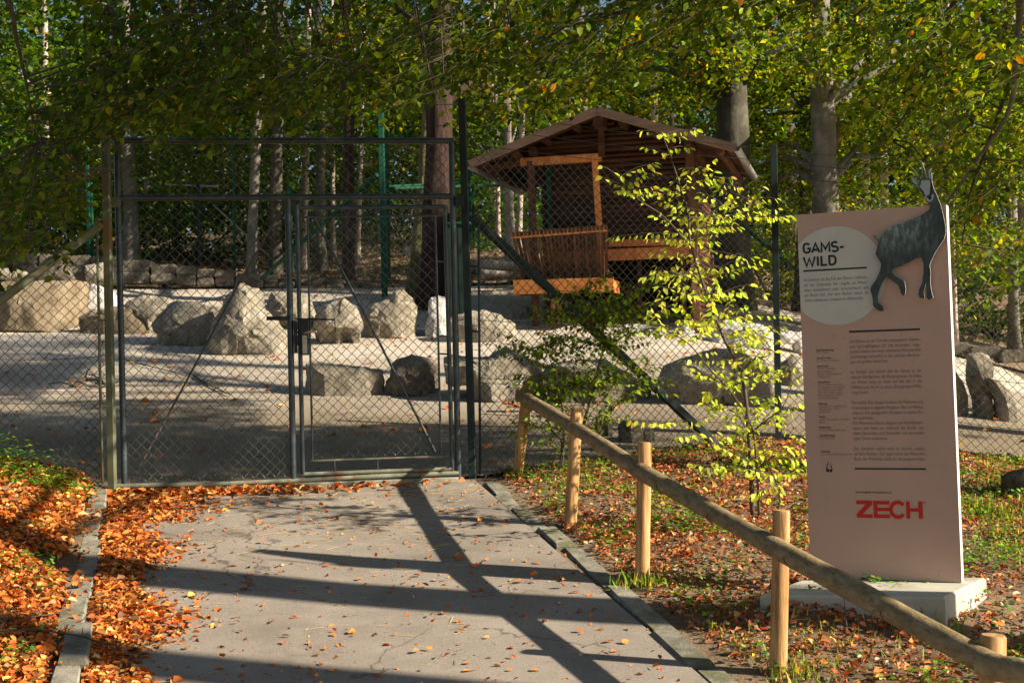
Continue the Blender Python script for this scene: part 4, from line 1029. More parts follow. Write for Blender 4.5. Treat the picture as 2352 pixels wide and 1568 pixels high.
# log wall below
sl_, sr2 = hs(1252, WD), hs(1592, WD)
zl = hz(1500, 562, WD); z = zl
while z < zr(.5) - .15:
    log(sl_, sr2, WD, z); z += .071
# side walls of logs (left side hidden), right side
for sside in (sl_, sr2):
    z = zb_h + .02
    while z < zr(sside) - .12:
        b = MB(); b.tube([H(sside, WD, z), H(sside, RD - .2, z)], .036, 8); b.build("log", M_hutw, hut, smooth=True, auto=True); z += .071
b = MB(); b.beam(H(sl_, RD - .2, zb_h + .9), H(sr2, RD - .2, zb_h + .9), .05, 2.6); b.build("back_wall", M_hutw, hut)
b = MB(); b.beam(H(0.15, WD + .08, zl - .06), H(0.15, RD - .2, zl - .06), sr2 - sl_, .05); b.build("floor", M_hutw, hut)
hb((sl_, WD - .05, zl - .12), (sr2 + .02, WD - .05, zl - .12), .07, .16, M_hutl, "floor_beam")
hb((hs(1400, WD - .1), WD - .1, hz(1400, 560, WD)), (hs(1592, WD - .1), WD - .1, hz(1592, 556, WD)), .06, .09, M_hutl, "rail")
# vertical shadow posts in lower opening and panel
for pxx in (1468, 1568): hb((hs(pxx, WD), WD, zb_h - .1), (hs(pxx, WD), WD, zl), .06, .06, M_hutw, "lower_post", up=(0, 1, 0))
# beam, posts, king post
hb((hs(1205, PD), PD - .06, zbeam), (hs(1390, PD), PD - .06, zbeam), .09, .11, M_hutl, "tie_beam")
hb((hs(1390, PD), PD - .06, zbeam), (hs(1390, PD), PD - .06, RZ - .1), .09, .1, M_hutw, "king_post", up=(0, 1, 0))
zf = g1(*H(hs(1230, PD), PD, 0)[:2])
hb((hs(1230, PD), PD - .06, zf - .1), (hs(1227, PD), PD - .06, zbeam), .105, .105, M_hutr, "front_post", up=(0, 1, 0))
hb((hs(1385, PD), PD - .06, hz(1385, 655, PD)), (hs(1374, PD), PD - .06, zbeam), .085, .085, M_orange, "front_post", up=(0, 1, 0))
hb((hs(1598, PD), PD - .06, zf - .3), (hs(1590, PD), PD - .06, zbeam + .35), .11, .11, M_hutr, "front_post", up=(0, 1, 0))
for s in (-1, 1):
    hb((s * .95, .1, zr(.95) - .2), (s * .95, RD, zr(.95) - .2), .1, .12, M_hutw, "wall_plate")
    hb((s * 1.0, PD - .02, zbeam + .02), (s * 1.7, PD - .02, zr(1.7) - .12), .07, .09, M_hutr, "strut")
hb((hs(1254, PD) + .02, PD + .2, zf - .1), (hs(1254, PD) + .02, PD + .2, zbeam), .06, .06, M_green, "green_post", up=(0, 1, 0))
# leaning boards under the rack
for i, (pa, pb) in enumerate(((1264, 1268), (1277, 1282))): hb((hs(pa, PD), PD + .05, zf - .05), (hs(pb, PD), PD + .05, hz(pb, 686, PD)), .07, .03, M_postw, "board", up=(0, 1, 0))

# hay rack
rk = thing("hay_rack", H(hs(1290, .1), .1, zf), "slatted wooden hay rack above an orange trough board at the hut's front posts", "feeder")
ns = 24
for i in range(ns):
    f = i / (ns - 1)
    xt = 1180 + (1394 - 1180) * f; xb = 1203 + (1392 - 1203) * f; yt = 533 - 16 * f; yb = 658 - 12 * f
    dt, db = -.16, .12
    a = H(hs(xb, db), db, hz(xb, yb, db)); c = H(hs(xt, dt), dt, hz(xt, yt, dt))
    b = MB(); b.beam(a, c, rnd.uniform(.034, .046), .022, up=tuple(e2)); b.build("slat", M_hutr if i > ns - 4 or i % 3 == 0 else M_hutw, rk)  # last slats at the right take lighter timber for the sun on them
def hk(pa, pb, da, db, wd, th, mt, name): 
    b = MB(); b.beam(H(hs(pa[0], da), da, hz(pa[0], pa[1], da)), H(hs(pb[0], db), db, hz(pb[0], pb[1], db)), wd, th); return b.build(name, mt, rk)
hk((1176, 541), (1396, 524), -.13, -.13, .035, .085, M_orange, "top_rail")
hk((1178, 660), (1408, 653), -.12, -.12, .03, .19, M_orange, "trough_front")
hk((1205, 664), (1408, 656), .32, .32, .03, .15, M_hutr, "trough_back")
hk((1190, 676), (1400, 668), .1, .1, .40, .03, M_hutw, "trough_bottom")
for pxx in (1180, 1407):
    b = MB(); zz = hz(pxx, 657, -.1); b.beam(H(hs(pxx, -.1), -.1, zz), H(hs(pxx, -.1), .32, zz), .03, .17); b.build("trough_end", M_orange, rk)
b = MB()
for i in range(260):
    s_ = rnd.uniform(hs(1215, 0), hs(1385, 0)); z_ = rnd.uniform(hz(1290, 650, .1), hz(1290, 600, .1)); p = H(s_, rnd.uniform(.1, .25), z_); a_ = rnd.uniform(0, 6.3)
    b.tube([p, p + np.array([.12 * math.cos(a_), .05 * math.sin(a_), rnd.uniform(-.08, .08)])], .004, 3, cap=False)
b.build("hay", M_straw, rk, kind='stuff')
# dark cabinet
c0 = at(1025, 600, 19.0); c1 = at(1078, 600, 19.0); zt_, zb_ = at(1050, 514, 19.0)[2], g1(c0[0], 19.3)
cab = thing("metal_cabinet", ((c0[0] + c1[0]) / 2, 19.2, zb_), "tall dark green metal cabinet behind the gate's right post", "cabinet")
b = MB(); b.beam(((c0[0] + c1[0]) / 2, 19.25, zb_ - .05), ((c0[0] + c1[0]) / 2, 19.25, zt_), c1[0] - c0[0], .4, up=(0, 1, 0), bev=.03); b.build("body", M_dark, cab)
for dx in (-.075, .075):
    b = MB(); b.beam(((c0[0] + c1[0]) / 2 + dx, 19.04, zb_ + .05), ((c0[0] + c1[0]) / 2 + dx, 19.04, zt_ - .05), .135, .012, up=(0, 1, 0)); b.build("door", M_dark, cab)
b = MB(); b.beam(((c0[0] + c1[0]) / 2, 19.25, zt_ + .003), ((c0[0] + c1[0]) / 2, 19.25, zt_ + .03), c1[0] - c0[0] + .06, .46, up=(0, 1, 0)); b.build("lid", M_green, cab)

# ================================================================== GREEN BACK FENCE
gf = thing("green_fence", at(880, 680, 21.0), "green steel fence with a tall double post and diagonal brace behind the boulders", "fence")
def gpost(top, base, Y, wd=.06, mt=M_green, name="post"):
    b = MB(); b.beam(at(*base, Y), at(*top, Y), wd, wd, up=(0, 1, 0), bev=.1); return b.build(name, mt, gf)
gpost((874, 254), (884, 682), 21.0, .085); gpost((888, 300), (894, 640), 22.2, .05); gpost((665, 425), (672, 622), 24.6, .055)
gpost((455, 424), (460, 604), 26.5, .07, M_dark); gpost((534, 240), (539, 622), 25.0, .045); gpost((200, 330), (204, 592), 24.9, .055); gpost((208, 420), (212, 590), 25.0, .06)
gpost((1076, 372), (1080, 560), 23.5, .06); gpost((1618, 490), (1626, 740), 22.5, .07); gpost((1086, 425), (1088, 560), 23.6, .04)
def gr_(a, b_, Ya, Yb, wd=.05, mt=M_green, name="rail"):
    q = MB(); q.beam(at(*a, Ya), at(*b_, Yb), wd, wd, bev=.2); return q.build(name, mt, gf)
gr_((866, 402), (600, 640), 21.1, 23.8, .06, name="brace"); gr_((893, 433), (1218, 424), 22.2, 23.6, .045); gr_((893, 428), (1075, 420), 22.6, 23.6, .035)
gr_((380, 424), (500, 428), 26.5, 26.5, .035, M_zinc); gr_((490, 470), (620, 590), 26.4, 25.4, .03, M_zinc); gr_((1622, 452), (1860, 645), 22.5, 22.0, .06, name="brace")
gr_((1080, 655), (1220, 648), 21.5, 21.5, .04, M_dark); gr_((1380, 372), (1560, 372), 24, 24, .03, M_green)
for (a, b_, ya, yb, za_, zb2) in ((870, 1100, 22.6, 23.4, 455, 640), (668, 880, 24.6, 22.4, 450, 640), (1080, 1230, 23.4, 23.8, 470, 640), (1626, 2420, 22.2, 21.0, 520, 760)):
    A = at(a, 600, ya); B_ = at(b_, 600, yb); chainlink("wire_mesh", A[:2], B_[:2], (g1(*A[:2]), g1(*B_[:2])), (at(a, za_, ya)[2], at(b_, za_ - 4, yb)[2]), gf, wdt=.11, hgt=.11, r=.0032)

# ================================================================== TREES
def trunk_mesh(pts, radii, mt, parent, name="trunk", n=12):
    P = np.array(pts, float); k = len(P); Q = []; R = []
    m_ = max(14, k * 5)
    for i in range(m_):
        t = i / (m_ - 1) * (k - 1)
        p = np.array([np.interp(t, range(k), P[:, j]) for j in range(3)]); r = float(np.interp(t, range(k), radii))
        Q.append(p + np.array([math.sin(t * 4 + p[0]) * r * .12, 0, 0])); R.append(r * (1 + .05 * math.sin(t * 11 + p[0] * 3)))
    R[0] *= 1.35; R[1] *= 1.1
    b = MB(); b.tube(Q, R, n)
    # fluting / irregularity
    V = []
    for v in b.v:
        nv = noise.noise_vector(Vector(v) * 2.2); V.append((v[0] + nv[0] * radii[0] * .14, v[1] + nv[1] * radii[0] * .14, v[2]))
    b.v = V
    return b.build(name, mt, parent, smooth=True)
def tree(base_px, top_px, wpx, label, mt, Y=None, ztop=None, crown=(), name="tree", cat="tree", palette=P_mid, leaf=.11, wtop=.6, limbs=4, group=None, mask=False, hexa=False, dens=1.0, L=12):
    """crown: list of (px, py, Y, rx, ry(depth), rz, n sprays) in metres round the view point"""
    if Y is None:
        h = hit(*base_px, y0=15); Y = h[1]
    a = at(*base_px, Y); c = at(*top_px, Y); a[2] = g1(a[0], a[1]) - .1 if abs(a[2] - g1(a[0], a[1])) > .02 else a[2] - .1
    r = wpx / FOC * Y / 2
    d = (c - a); zt = ztop or max(c[2] + 1.5, 11)
    top = a + d * (zt - a[2]) / d[2]
    t_ = thing(name, a + np.array([0, 0, .1]), label, cat, group)
    trunk_mesh([a, a + (top - a) * .33, a + (top - a) * .66, top], [r, r * (1 - .33 * (1 - wtop)), r * (1 - .66 * (1 - wtop)), r * wtop * .5], mt, t_)
    cs_ = []
    for (cx, cy, cY, rx_, ry_, rz_, n) in crown:
        cen = at(cx, cy, cY); cs_.append((cen, (rx_, ry_, rz_), int(n * dens)))
    if not cs_: cs_ = [((top[0], top[1], top[2] - 1.5), (2.0, 2.0, 2.0), 260)]
    # limbs reach into the crown
    for (cen, rad, n) in cs_:
        zz = min(max(cen[2] - .8, a[2] + 1.5), top[2]); st = a + (top - a) * ((zz - a[2]) / (top[2] - a[2]))
        b = MB()
        for k in range(limbs):
            e = np.array(cen) + rng.normal(0, .4, 3) * np.array(rad); mid = (st + e) / 2 + np.array([0, 0, .25]); b.tube([st, mid, e], [r * .35, r * .2, .012], 6)
        b.build("limb", mt, t_, smooth=True)
    PP = []
    for (cen, rad, n) in cs_:
        p = blob(cen, rad, int(n * 1.7), .2); p = noisy(p, .9, -.12)[:n]; PP.append(p)
    P_ = np.concatenate(PP)
    pos, dd, nn, sz, _, _ = spray_leaves(P_, L, leaf * 5, leaf)
    if mask:
        kp = keep_shadow(pos); pos, dd, nn, sz = pos[kp], dd[kp], nn[kp], sz[kp]
    kp = ~((pos[:, 1] < 8) & (np.abs(pos[:, 0]) < 1.5)); pos, dd, nn, sz = pos[kp], dd[kp], nn[kp], sz[kp]
    leaves("crown", pos, dd, nn, sz, pal(len(pos), *palette), M_leaf, t_, hexa=hexa)
    return t_

# background trunks (read from the photograph), crowns above and behind them
tree((301, 596), (288, 120), 36, "grey brown trunk just right of the gate's left pipe, sunlit down its right edge", B_beech, Y=26.0, crown=[(300, 260, 26.5, 2.4, 1.6, 1.6, 420), (120, 330, 27.5, 1.8, 1.5, 1.2, 260)], palette=P_olive)
tree((573, 618), (598, 150), 25, "dull leaning trunk left of the dark trunk, right of the thin green post", B_beech, Y=24.9, crown=[(600, 180, 26, 2.0, 1.5, 1.4, 330)], palette=P_mid)
tree((630, 622), (640, 150), 31, "nearly black trunk left of the gate's centre pipe", B_dark, Y=25.1, crown=[(560, 320, 29, 2.2, 1.6, 1.4, 300)], palette=P_olive)
tree((694, 558), (706, 190), 20, "bright pale slender trunk behind the door's left pipe", B_pale, Y=30, crown=[(720, 150, 31, 2.0, 1.6, 1.5, 280)])
tree((737, 573), (734, 190), 26, "grey trunk right of the bright slender trunk", B_beech, Y=29, crown=[(840, 250, 31, 2.2, 1.6, 1.6, 260)])
tree((765, 566), (764, 190), 12, "thin pinkish trunk between the two grey trunks", B_pale, Y=32, crown=[(640, 300, 33, 2.4, 1.5, 1.6, 220)])
tree((802, 626), (798, 190), 29, "dark brown trunk with a mossy foot left of the tall green post", B_pine, Y=24.9, crown=[(820, 130, 27, 2.2, 1.6, 1.2, 300)], palette=P_olive)
tree((821, 556), (832, 190), 12, "thin pale trunk close behind the dark mossy footed trunk", B_pale, Y=31, crown=[(930, 330, 33, 2.2, 1.5, 1.6, 240)])
tree((996, 672), (1010, 140), 70, "massive red brown pine trunk behind the right side of the gate", B_pine, Y=21.8, ztop=13, crown=[(1060, 200, 24, 1.6, 1.3, .9, 170), (960, 60, 24, 2.2, 1.6, 1.2, 260)], palette=([(.14, .17, .015), (.3, .22, .02), (.38, .17, .02), (.08, .13, .012)], [3, 1.2, .5, 4]))
tree((946, 634), (972, 400), 30, "mossy leaning trunk beside the massive pine", B_moss, Y=23.2, ztop=9.5, crown=[(1000, 330, 27, 1.6, 1.4, 1.2, 200)])
tree((1190, 600), (1208, 60), 14, "slim pinkish trunk rising left of the hut roof", B_pale, Y=29, crown=[(1230, 150, 29.5, 1.8, 1.5, 1.5, 230), (1330, 60, 28, 2.4, 1.5, 1.2, 240)], palette=P_sunny)
tree((1172, 620), (1166, 300), 22, "pale trunk seen through the mesh between cabinet and hay rack", B_pale, Y=27.5, ztop=11, crown=[(1130, 330, 31, 1.6, 1.4, 1.2, 180)])
tree((1146, 608), (1140, 300), 11, "thin grey white trunk left of the pale trunk by the hay rack", B_pale, Y=31, crown=[(1100, 200, 34, 2.2, 1.5, 1.4, 180)])
tree((1690, 700), (1672, 60), 84, "massive dark beech trunk rising behind the right slope of the hut roof", B_dbeech, Y=23.5, ztop=13, crown=[(1640, 90, 22.5, 1.7, 1.1, .9, 240), (1560, 160, 25, 1.8, 1.2, 1.0, 240)], palette=P_sunny)
tree((1900, 760), (1886, 90), 64, "big grey beech trunk dappled with sun above the sign's left side", B_beech, Y=22.5, ztop=13, crown=[(1890, 95, 21.2, .75, .4, .55, 110), (1800, 330, 24.5, .9, 1.0, 1.7, 260), (2080, 180, 24.6, 2.2, 1.0, 1.6, 760), (1990, 330, 23.5, 1.2, 1.0, 1.3, 330)], palette=P_sunny, leaf=.085, dens=1.25)
tree((2196, 820), (2188, 500), 11, "thin pale trunk just right of the sign behind the fence", B_pale, Y=24, ztop=11, crown=[(2250, 200, 21.5, 1.5, 1.2, 1.9, 700)], palette=P_sunny, leaf=.085, dens=1.25)
tree((1500, 420), (1503, 150), 20, "pale trunk showing above the ridge of the hut roof", B_pale, Y=33, crown=[(1500, 160, 33.5, 2.4, 1.4, 1.4, 260)], palette=P_sunny)
tree((1545, 420), (1547, 150), 14, "thin pale trunk right of the one above the hut ridge", B_pale, Y=36, crown=[(1600, 100, 36, 2.6, 1.4, 1.6, 260)], palette=P_sunny)
tree((106, 600), (104, 150), 19, "trunk at the far left with bright sun patches among dark leaves", B_pale, Y=29, crown=[(60, 420, 29.5, 2.0, 1.5, 1.7, 300), (60, 160, 30, 2.4, 1.5, 1.6, 260)], palette=P_olive)
tree((1841, 800), (1846, 500), 34, "dark trunk low behind the fence left of the sign", B_dark, Y=24.5, ztop=12, crown=[(1760, 180, 25.5, 1.2, 1.0, 1.5, 280)], palette=P_sunny)
tree((405, 590), (410, 150), 16, "thin dark trunk midway between the left pipe and the dull leaning trunk", B_dark, Y=31, crown=[(430, 420, 32, 2.6, 1.4, 1.2, 280), (420, 200, 31, 2.6, 1.6, 1.6, 300)], palette=P_mid)
tree((2330, 840), (2326, 500), 26, "grey trunk at the right picture edge behind the stone slabs", B_beech, Y=25, ztop=12, crown=[(2330, 420, 20.4, 1.3, .9, 1.2, 480), (2380, 120, 21.5, 1.2, 1.2, 1.6, 480), (2150, 520, 24, 1.4, 1.0, .8, 240)], palette=P_sunny, leaf=.085, dens=1.25)

# understorey bushes in the wood
def bush(cx, cy, Y, r3, n, label, palette, leaf=.10, cat="bush"):
    c = at(cx, cy, Y); g = g1(c[0], Y); t_ = thing("bush", (c[0], Y, g), label, cat)
    b = MB()
    for k in range(7):
        e = c + rng.normal(0, .45, 3) * np.array(r3); b.tube([(c[0] + rnd.uniform(-.1, .1), Y, g - .05), (np.array([c[0], Y, g]) + e) / 2, e], [.03, .02, .008], 5)
    b.build("stems", B_twig, t_)
    p = noisy(blob(c, r3, n * 2, .15), 1.2, -.15)[:n]; p = p[p[:, 2] > g + .05]
    pos, dd, nn, sz, _, _ = spray_leaves(p, 12, leaf * 4.5, leaf); leaves("foliage", pos, dd, nn, sz, pal(len(pos), *palette), M_leaf, t_, hexa=False)
bush(440, 520, 30, (2.6, 1.3, 1.1), 420, "dark green bush filling the gap behind the gate's upper left", P_deep)
bush(120, 540, 27, (2.2, 1.2, .9), 320, "olive bush behind the wall at the far left", P_olive)
bush(620, 520, 34, (3.2, 1.3, 1.4), 380, "deep green thicket between the dark trunks", P_deep)
bush(930, 480, 33, (2.6, 1.2, 1.6), 380, "green thicket behind the tall green post", P_deep)
bush(1150, 480, 34, (2.2, 1.2, 1.4), 300, "bright green bush left of the hut", ([(.10, .24, .02), (.16, .32, .03), (.08, .16, .02)], [3, 3, 2]))
bush(1760, 600, 26.5, (1.7, 1.0, 1.6), 420, "sunlit bush right of the hut behind the fence", P_sunny)
bush(2000, 620, 27, (2.2, 1.0, 1.6), 300, "sunlit bush behind the sign", P_sunny)
bush(2290, 660, 26, (1.6, 1.0, 1.2), 380, "green bush right of the sign above the stone slabs", P_mid)

# far wood: one mass
nF = 15000
cx = rng.uniform(-32, 32, nF); cy = rng.uniform(40, 72, nF); cz = gz(cx, cy) + rng.uniform(.2, 27, nF) ** 1.0
P_ = noisy(np.stack([cx, cy, cz], 1), .25, -.30)
lx = rng.uniform(-38, 38, 6500); ly = rng.uniform(50, 78, 6500); P_ = np.concatenate([P_, np.stack([lx, ly, gz(lx, ly) + rng.uniform(0, 9, 6500)], 1)])
pos, dd, nn, sz, _, _ = spray_leaves(P_, 12, 1.6, .36)
fw = leaves("distant_wood", pos, dd, nn, sz, pal(len(pos), *P_deep), M_leaf, None, hexa=False, kind='stuff', label="distant wood closing the view behind the trunks")
for k in range(16):
    x = rng.uniform(-15, 15); y = rng.uniform(36, 48); px_ = 1176 + x / y * FOC
    b = MB(); rr = rng.uniform(.12, .24); g = g1(x, y); b.tube([(x, y, g - .1), (x + rng.normal(0, .1), y, g + 6), (x + rng.normal(0, .3), y, g + 16)], [rr, rr * .85, rr * .5], 8)
    b.build("slim_tree", B_pale if k % 3 == 0 else B_beech, None, smooth=True, label="slim trunk deep in the wood among many alike", cat="tree", group="slim trunks deep in the wood")
# beeches mostly added out of view to cast shade on yard, hut and wood
def off_tree(x, y, r, zc0, rad, n, label, mt=B_beech, leaf=.13, palette=P_mid, extra=(), mask=True):
    g = g1(x, y); t_ = thing("tree", (x, y, g), label, "tree")
    trunk_mesh([(x, y, g - .1), (x + .05, y, g + 3), (x - .05, y + .1, g + 7), (x, y, zc0 + rad[2] * .6)], [r, r * .95, r * .85, r * .4], mt, t_)
    b = MB()
    for k in range(10):
        a = rng.uniform(0, 6.28); zz = zc0 + rng.uniform(-.5, .5) * rad[2]; e = np.array([x + math.cos(a) * rad[0] * .8, y + math.sin(a) * rad[1] * .8, zz + .6])
        b.tube([(x, y, zz - .8), (np.array([x, y, zz - .8]) + e) / 2 + np.array([0, 0, .3]), e], [r * .4, r * .25, .02], 6)
    V = np.array(b.v)
    b.build("limb", mt, t_)
    P_ = noisy(blob((x, y, zc0), rad, int(n * 1.6), .15), .6, -.12)[:n]
    for (c_, r_, n_) in extra: P_ = np.concatenate([P_, noisy(blob(c_, r_, int(n_ * 1.6), .1), .8, -.12)[:n_]])
    pos, dd, nn, sz, _, _ = spray_leaves(P_, 12, leaf * 5, leaf)
    kp = keep_shadow(pos) if mask else np.ones(len(pos), bool)
    # keep clear of the camera's view of the path
    inview = (pos[:, 1] > .5) & (np.abs(pos[:, 0] / np.maximum(pos[:, 1], .1)) < .40) & ((pos[:, 2] - 1.6) / np.maximum(pos[:, 1], .1) < .30) & (pos[:, 1] < 19)
    kp &= ~inview
    leaves("crown", pos[kp], dd[kp], nn[kp], sz[kp], pal(int(kp.sum()), *palette), M_leaf, t_, hexa=False)
    return t_
off_tree(17, 22, .3, 18.5, (4.0, 3.6, 3.6), 1300, "unseen tall beech added far right to shade the wood at the left")  # added out of view, high crown placed to shade the far left wood
off_tree(15, 31, .3, 16.5, (4.5, 5.0, 5.0), 1500, "unseen tall beech added at the back right to shade the wood")
off_tree(10, 33, .3, 12.5, (3.5, 3.6, 4.0), 900, "broad beech at the back of the wood right of the hut")
off_tree(8.6, 17.5, .16, 9.0, (1.9, .95, 1.8), 1000, "unseen slender young beech added right of the picture to shade the hut", mask=False)  # added out of view so its crown shades the hut
off_tree(-9.5, 24, .25, 8.5, (3.2, 3.0, 3.5), 700, "beech at the left beyond the picture edge behind the wall", mask=False)

# ================================================================== OVERHANGING BEECH (foreground canopy)
ob = thing("overhanging_beech", (5.3, 6.0, g1(5.3, 6.0)), "large beech right of the sign whose leafy boughs hang across the top of the picture", "tree")
trunk_mesh([(5.3, 6.0, g1(5.3, 6) - .1), (5.35, 6.02, 3), (5.25, 6.05, 7), (5.3, 6.2, 12)], [.24, .22, .20, .1], B_beech, ob)
# boughs: trunk -> over the view
def bough(pts, r0, r1=.006):
    P = np.array(pts); Q = []; k = len(P)
    for i in range(k * 6):
        t = i / (k * 6 - 1) * (k - 1); i0 = int(min(t, k - 2)); f = t - i0
        p0 = P[max(i0 - 1, 0)]; p1 = P[i0]; p2 = P[i0 + 1]; p3 = P[min(i0 + 2, k - 1)]
        Q.append(.5 * ((2 * p1) + (-p0 + p2) * f + (2 * p0 - 5 * p1 + 4 * p2 - p3) * f * f + (-p0 + 3 * p1 - 3 * p2 + p3) * f ** 3))
    b = MB(); n = len(Q); b.tube(Q, [r0 + (r1 - r0) * i / (n - 1) for i in range(n)], 6); b.build("bough", B_twig if r0 < .03 else B_beech, ob, smooth=True)
    return np.array(Q)
BQ = []
BQ.append(bough([(5.3, 6.1, 6.2), (3.8, 7.6, 5.8), (2.2, 8.8, 5.2), (.6, 9.4, 4.9), (-1.2, 9.5, 4.6), (-2.6, 9.3, 4.1)], .07))
BQ.append(bough([(5.3, 6.1, 6.8), (3.4, 7.0, 6.4), (1.2, 8.4, 5.9), (-1.0, 8.9, 5.4), (-3.2, 8.9, 4.6)], .07))
BQ.append(bough([(5.3, 6.1, 5.6), (4.2, 7.6, 5.2), (3.1, 8.8, 4.7), (2.0, 9.6, 4.4), (.9, 10.0, 4.15)], .05))
BQ.append(bough([(5.3, 6.3, 5.4), (4.6, 8.0, 5.0), (3.7, 9.6, 4.5), at(2340, 60, 10.4), at(2322, 240, 10.6), at(2250, 360, 10.7), at(2165, 480, 10.8)], .045, .008))
BQ.append(bough([at(2322, 180, 10.6), at(2270, 330, 10.7), at(2230, 440, 10.8), at(2210, 560, 10.8)], .018, .005))
BQ.append(bough([(3.9, 9.2, 4.75), at(2210, -20, 10.3), at(2175, 90, 10.4), at(2120, 200, 10.5), at(2040, 320, 10.6)], .024, .006))
BQ.append(bough([at(-60, -100, 8.8), at(20, 10, 8.9), at(38, 90, 9.0), at(60, 190, 9.1), at(85, 330, 9.2)], .02, .005))
def edge_y(x): return -55 * float(np.interp(x, [150, 300], [0, 1])) - 45 * float(np.interp(x, [1100, 1250, 1600, 1700], [0, 1, 1, 0])) + float(np.interp(x, [-60, 0, 60, 130, 200, 250, 320, 450, 600, 750, 900, 1000, 1080, 1180, 1280, 1380, 1480, 1560, 1660, 1720, 1800, 1900, 2000, 2100, 2200, 2300, 2420],
                                  [600, 600, 590, 555, 470, 330, 280, 330, 300, 290, 250, 270, 245, 215, 300, 290, 225, 170, 190, 110, 70, 90, 130, 120, 150, 220, 260]))
def edge2(x): return float(np.interp(x, [-60, 1500, 1900, 2050, 2150, 2250, 2420], [0, 0, 250, 420, 440, 640, 660]))
cen = []; azs = []
for k in range(2700):
    x = rng.uniform(-70, 2420); ey = edge_y(x)
    y = ey - abs(rng.normal(0, 1)) * 130 if rng.random() < .5 else rng.uniform(-200, ey)
    Y = rng.uniform(8.6, 10.4) if x < 1100 else rng.uniform(8.9, 10.5)
    if noise.noise(Vector((x * .006, y * .010, Y * .8))) < -.22 and y > 0: continue
    if x > 1700 and rng.random() < .70: continue
    if (1640 < x < 1740 and y > 20 or 1840 < x < 1945 and y > 60): continue
    if 750 < x <= 1700 and rng.random() < .42: continue
    if x < 240 and y > 330 and rng.random() < .15: continue
    cen.append(at(x, y, Y)); azs.append(rng.normal(math.pi, 1.0))
for k in range(260):     # lower sprigs on the right, in front of the fence
    x = rng.uniform(1950, 2420); y = rng.uniform(60, edge2(x)); 
    if noise.noise(Vector((x * .012, y * .012, 4.0))) < -.02: continue
    cen.append(at(x, y, rng.uniform(10.0, 11.0))); azs.append(rng.normal(math.pi, 1.2))
cen = np.array(cen); azs = np.array(azs)
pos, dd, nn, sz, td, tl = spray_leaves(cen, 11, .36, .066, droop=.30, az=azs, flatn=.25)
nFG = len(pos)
colr = pal(nFG, *P_olive); mxs = np.repeat(rng.random(len(cen)) < np.clip((cen[:, 0] + 1.2) / 3.5, 0, .75), 11); colr[mxs] = pal(int(mxs.sum()), *P_sunny)  # sprays farther right get brighter tints, sunlight put into the leaf colour
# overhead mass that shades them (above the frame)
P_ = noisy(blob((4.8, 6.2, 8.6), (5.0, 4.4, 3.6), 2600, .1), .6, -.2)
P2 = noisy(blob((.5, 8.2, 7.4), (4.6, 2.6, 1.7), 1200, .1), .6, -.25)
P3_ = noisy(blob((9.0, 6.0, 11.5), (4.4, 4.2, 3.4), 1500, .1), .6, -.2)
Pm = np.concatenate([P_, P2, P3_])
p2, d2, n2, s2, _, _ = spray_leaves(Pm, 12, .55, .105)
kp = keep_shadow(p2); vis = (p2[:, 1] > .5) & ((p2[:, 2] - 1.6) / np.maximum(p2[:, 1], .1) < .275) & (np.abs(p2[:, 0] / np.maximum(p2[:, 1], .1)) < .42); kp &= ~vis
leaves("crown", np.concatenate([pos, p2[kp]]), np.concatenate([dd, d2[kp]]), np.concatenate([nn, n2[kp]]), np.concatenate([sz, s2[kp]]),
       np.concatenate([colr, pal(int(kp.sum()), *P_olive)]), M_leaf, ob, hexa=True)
b = MB()
allq = np.concatenate(BQ)
for i in range(0, len(cen), 1):
    c_ = cen[i]; e = c_ + td[i] * tl[i]; st = c_ - td[i] * .12 + np.array([0, 0, .03])
    b.tube([st, c_, (c_ + e) / 2 - np.array([0, 0, .01]), e - np.array([0, 0, .05])], [.0032, .0028, .002, .0012], 3, cap=False)
b.build("twigs", B_twig, ob, kind='stuff')
b = MB()
for i in range(0, len(cen), 9):
    c_ = cen[i]; j = np.argmin(((allq - c_) ** 2).sum(1) + 3 * (allq[:, 2] < c_[2])); q = allq[j]
    if np.linalg.norm(q - c_) < 1.6: b.tube([q, (q + c_) / 2 + np.array([0, 0, .08]), c_], [.009, .006, .0035], 4, cap=False)
b.build("branchlets", B_twig, ob, kind='stuff')
off_tree(7.9, 12.2, .14, 8.2, (2.2, 1.4, 1.8), 1100, "unseen young beech added right of the picture to shade the left of the yard", leaf=.11)  # this tree and the next are added out of view as yard shade
off_tree(10.6, 12.6, .17, 11.2, (2.6, 1.9, 1.7), 1100, "unseen slender beech added farther right to dapple the left of the yard", leaf=.12)
# second beech whose trunk shades the near path
off2 = off_tree(7.2, 4.0, .21, 9.6, (3.6, 3.2, 3.0), 500, "second beech nearer the viewer right of the picture, its trunk shading the near path", leaf=.12)
off_tree(6.6, 9.6, .13, 6.9, (2.6, 1.7, 1.7), 1500, "unseen slim young beech added level with the gate to shade the near yard", leaf=.11)  # added out of view to shade the ground behind the gate

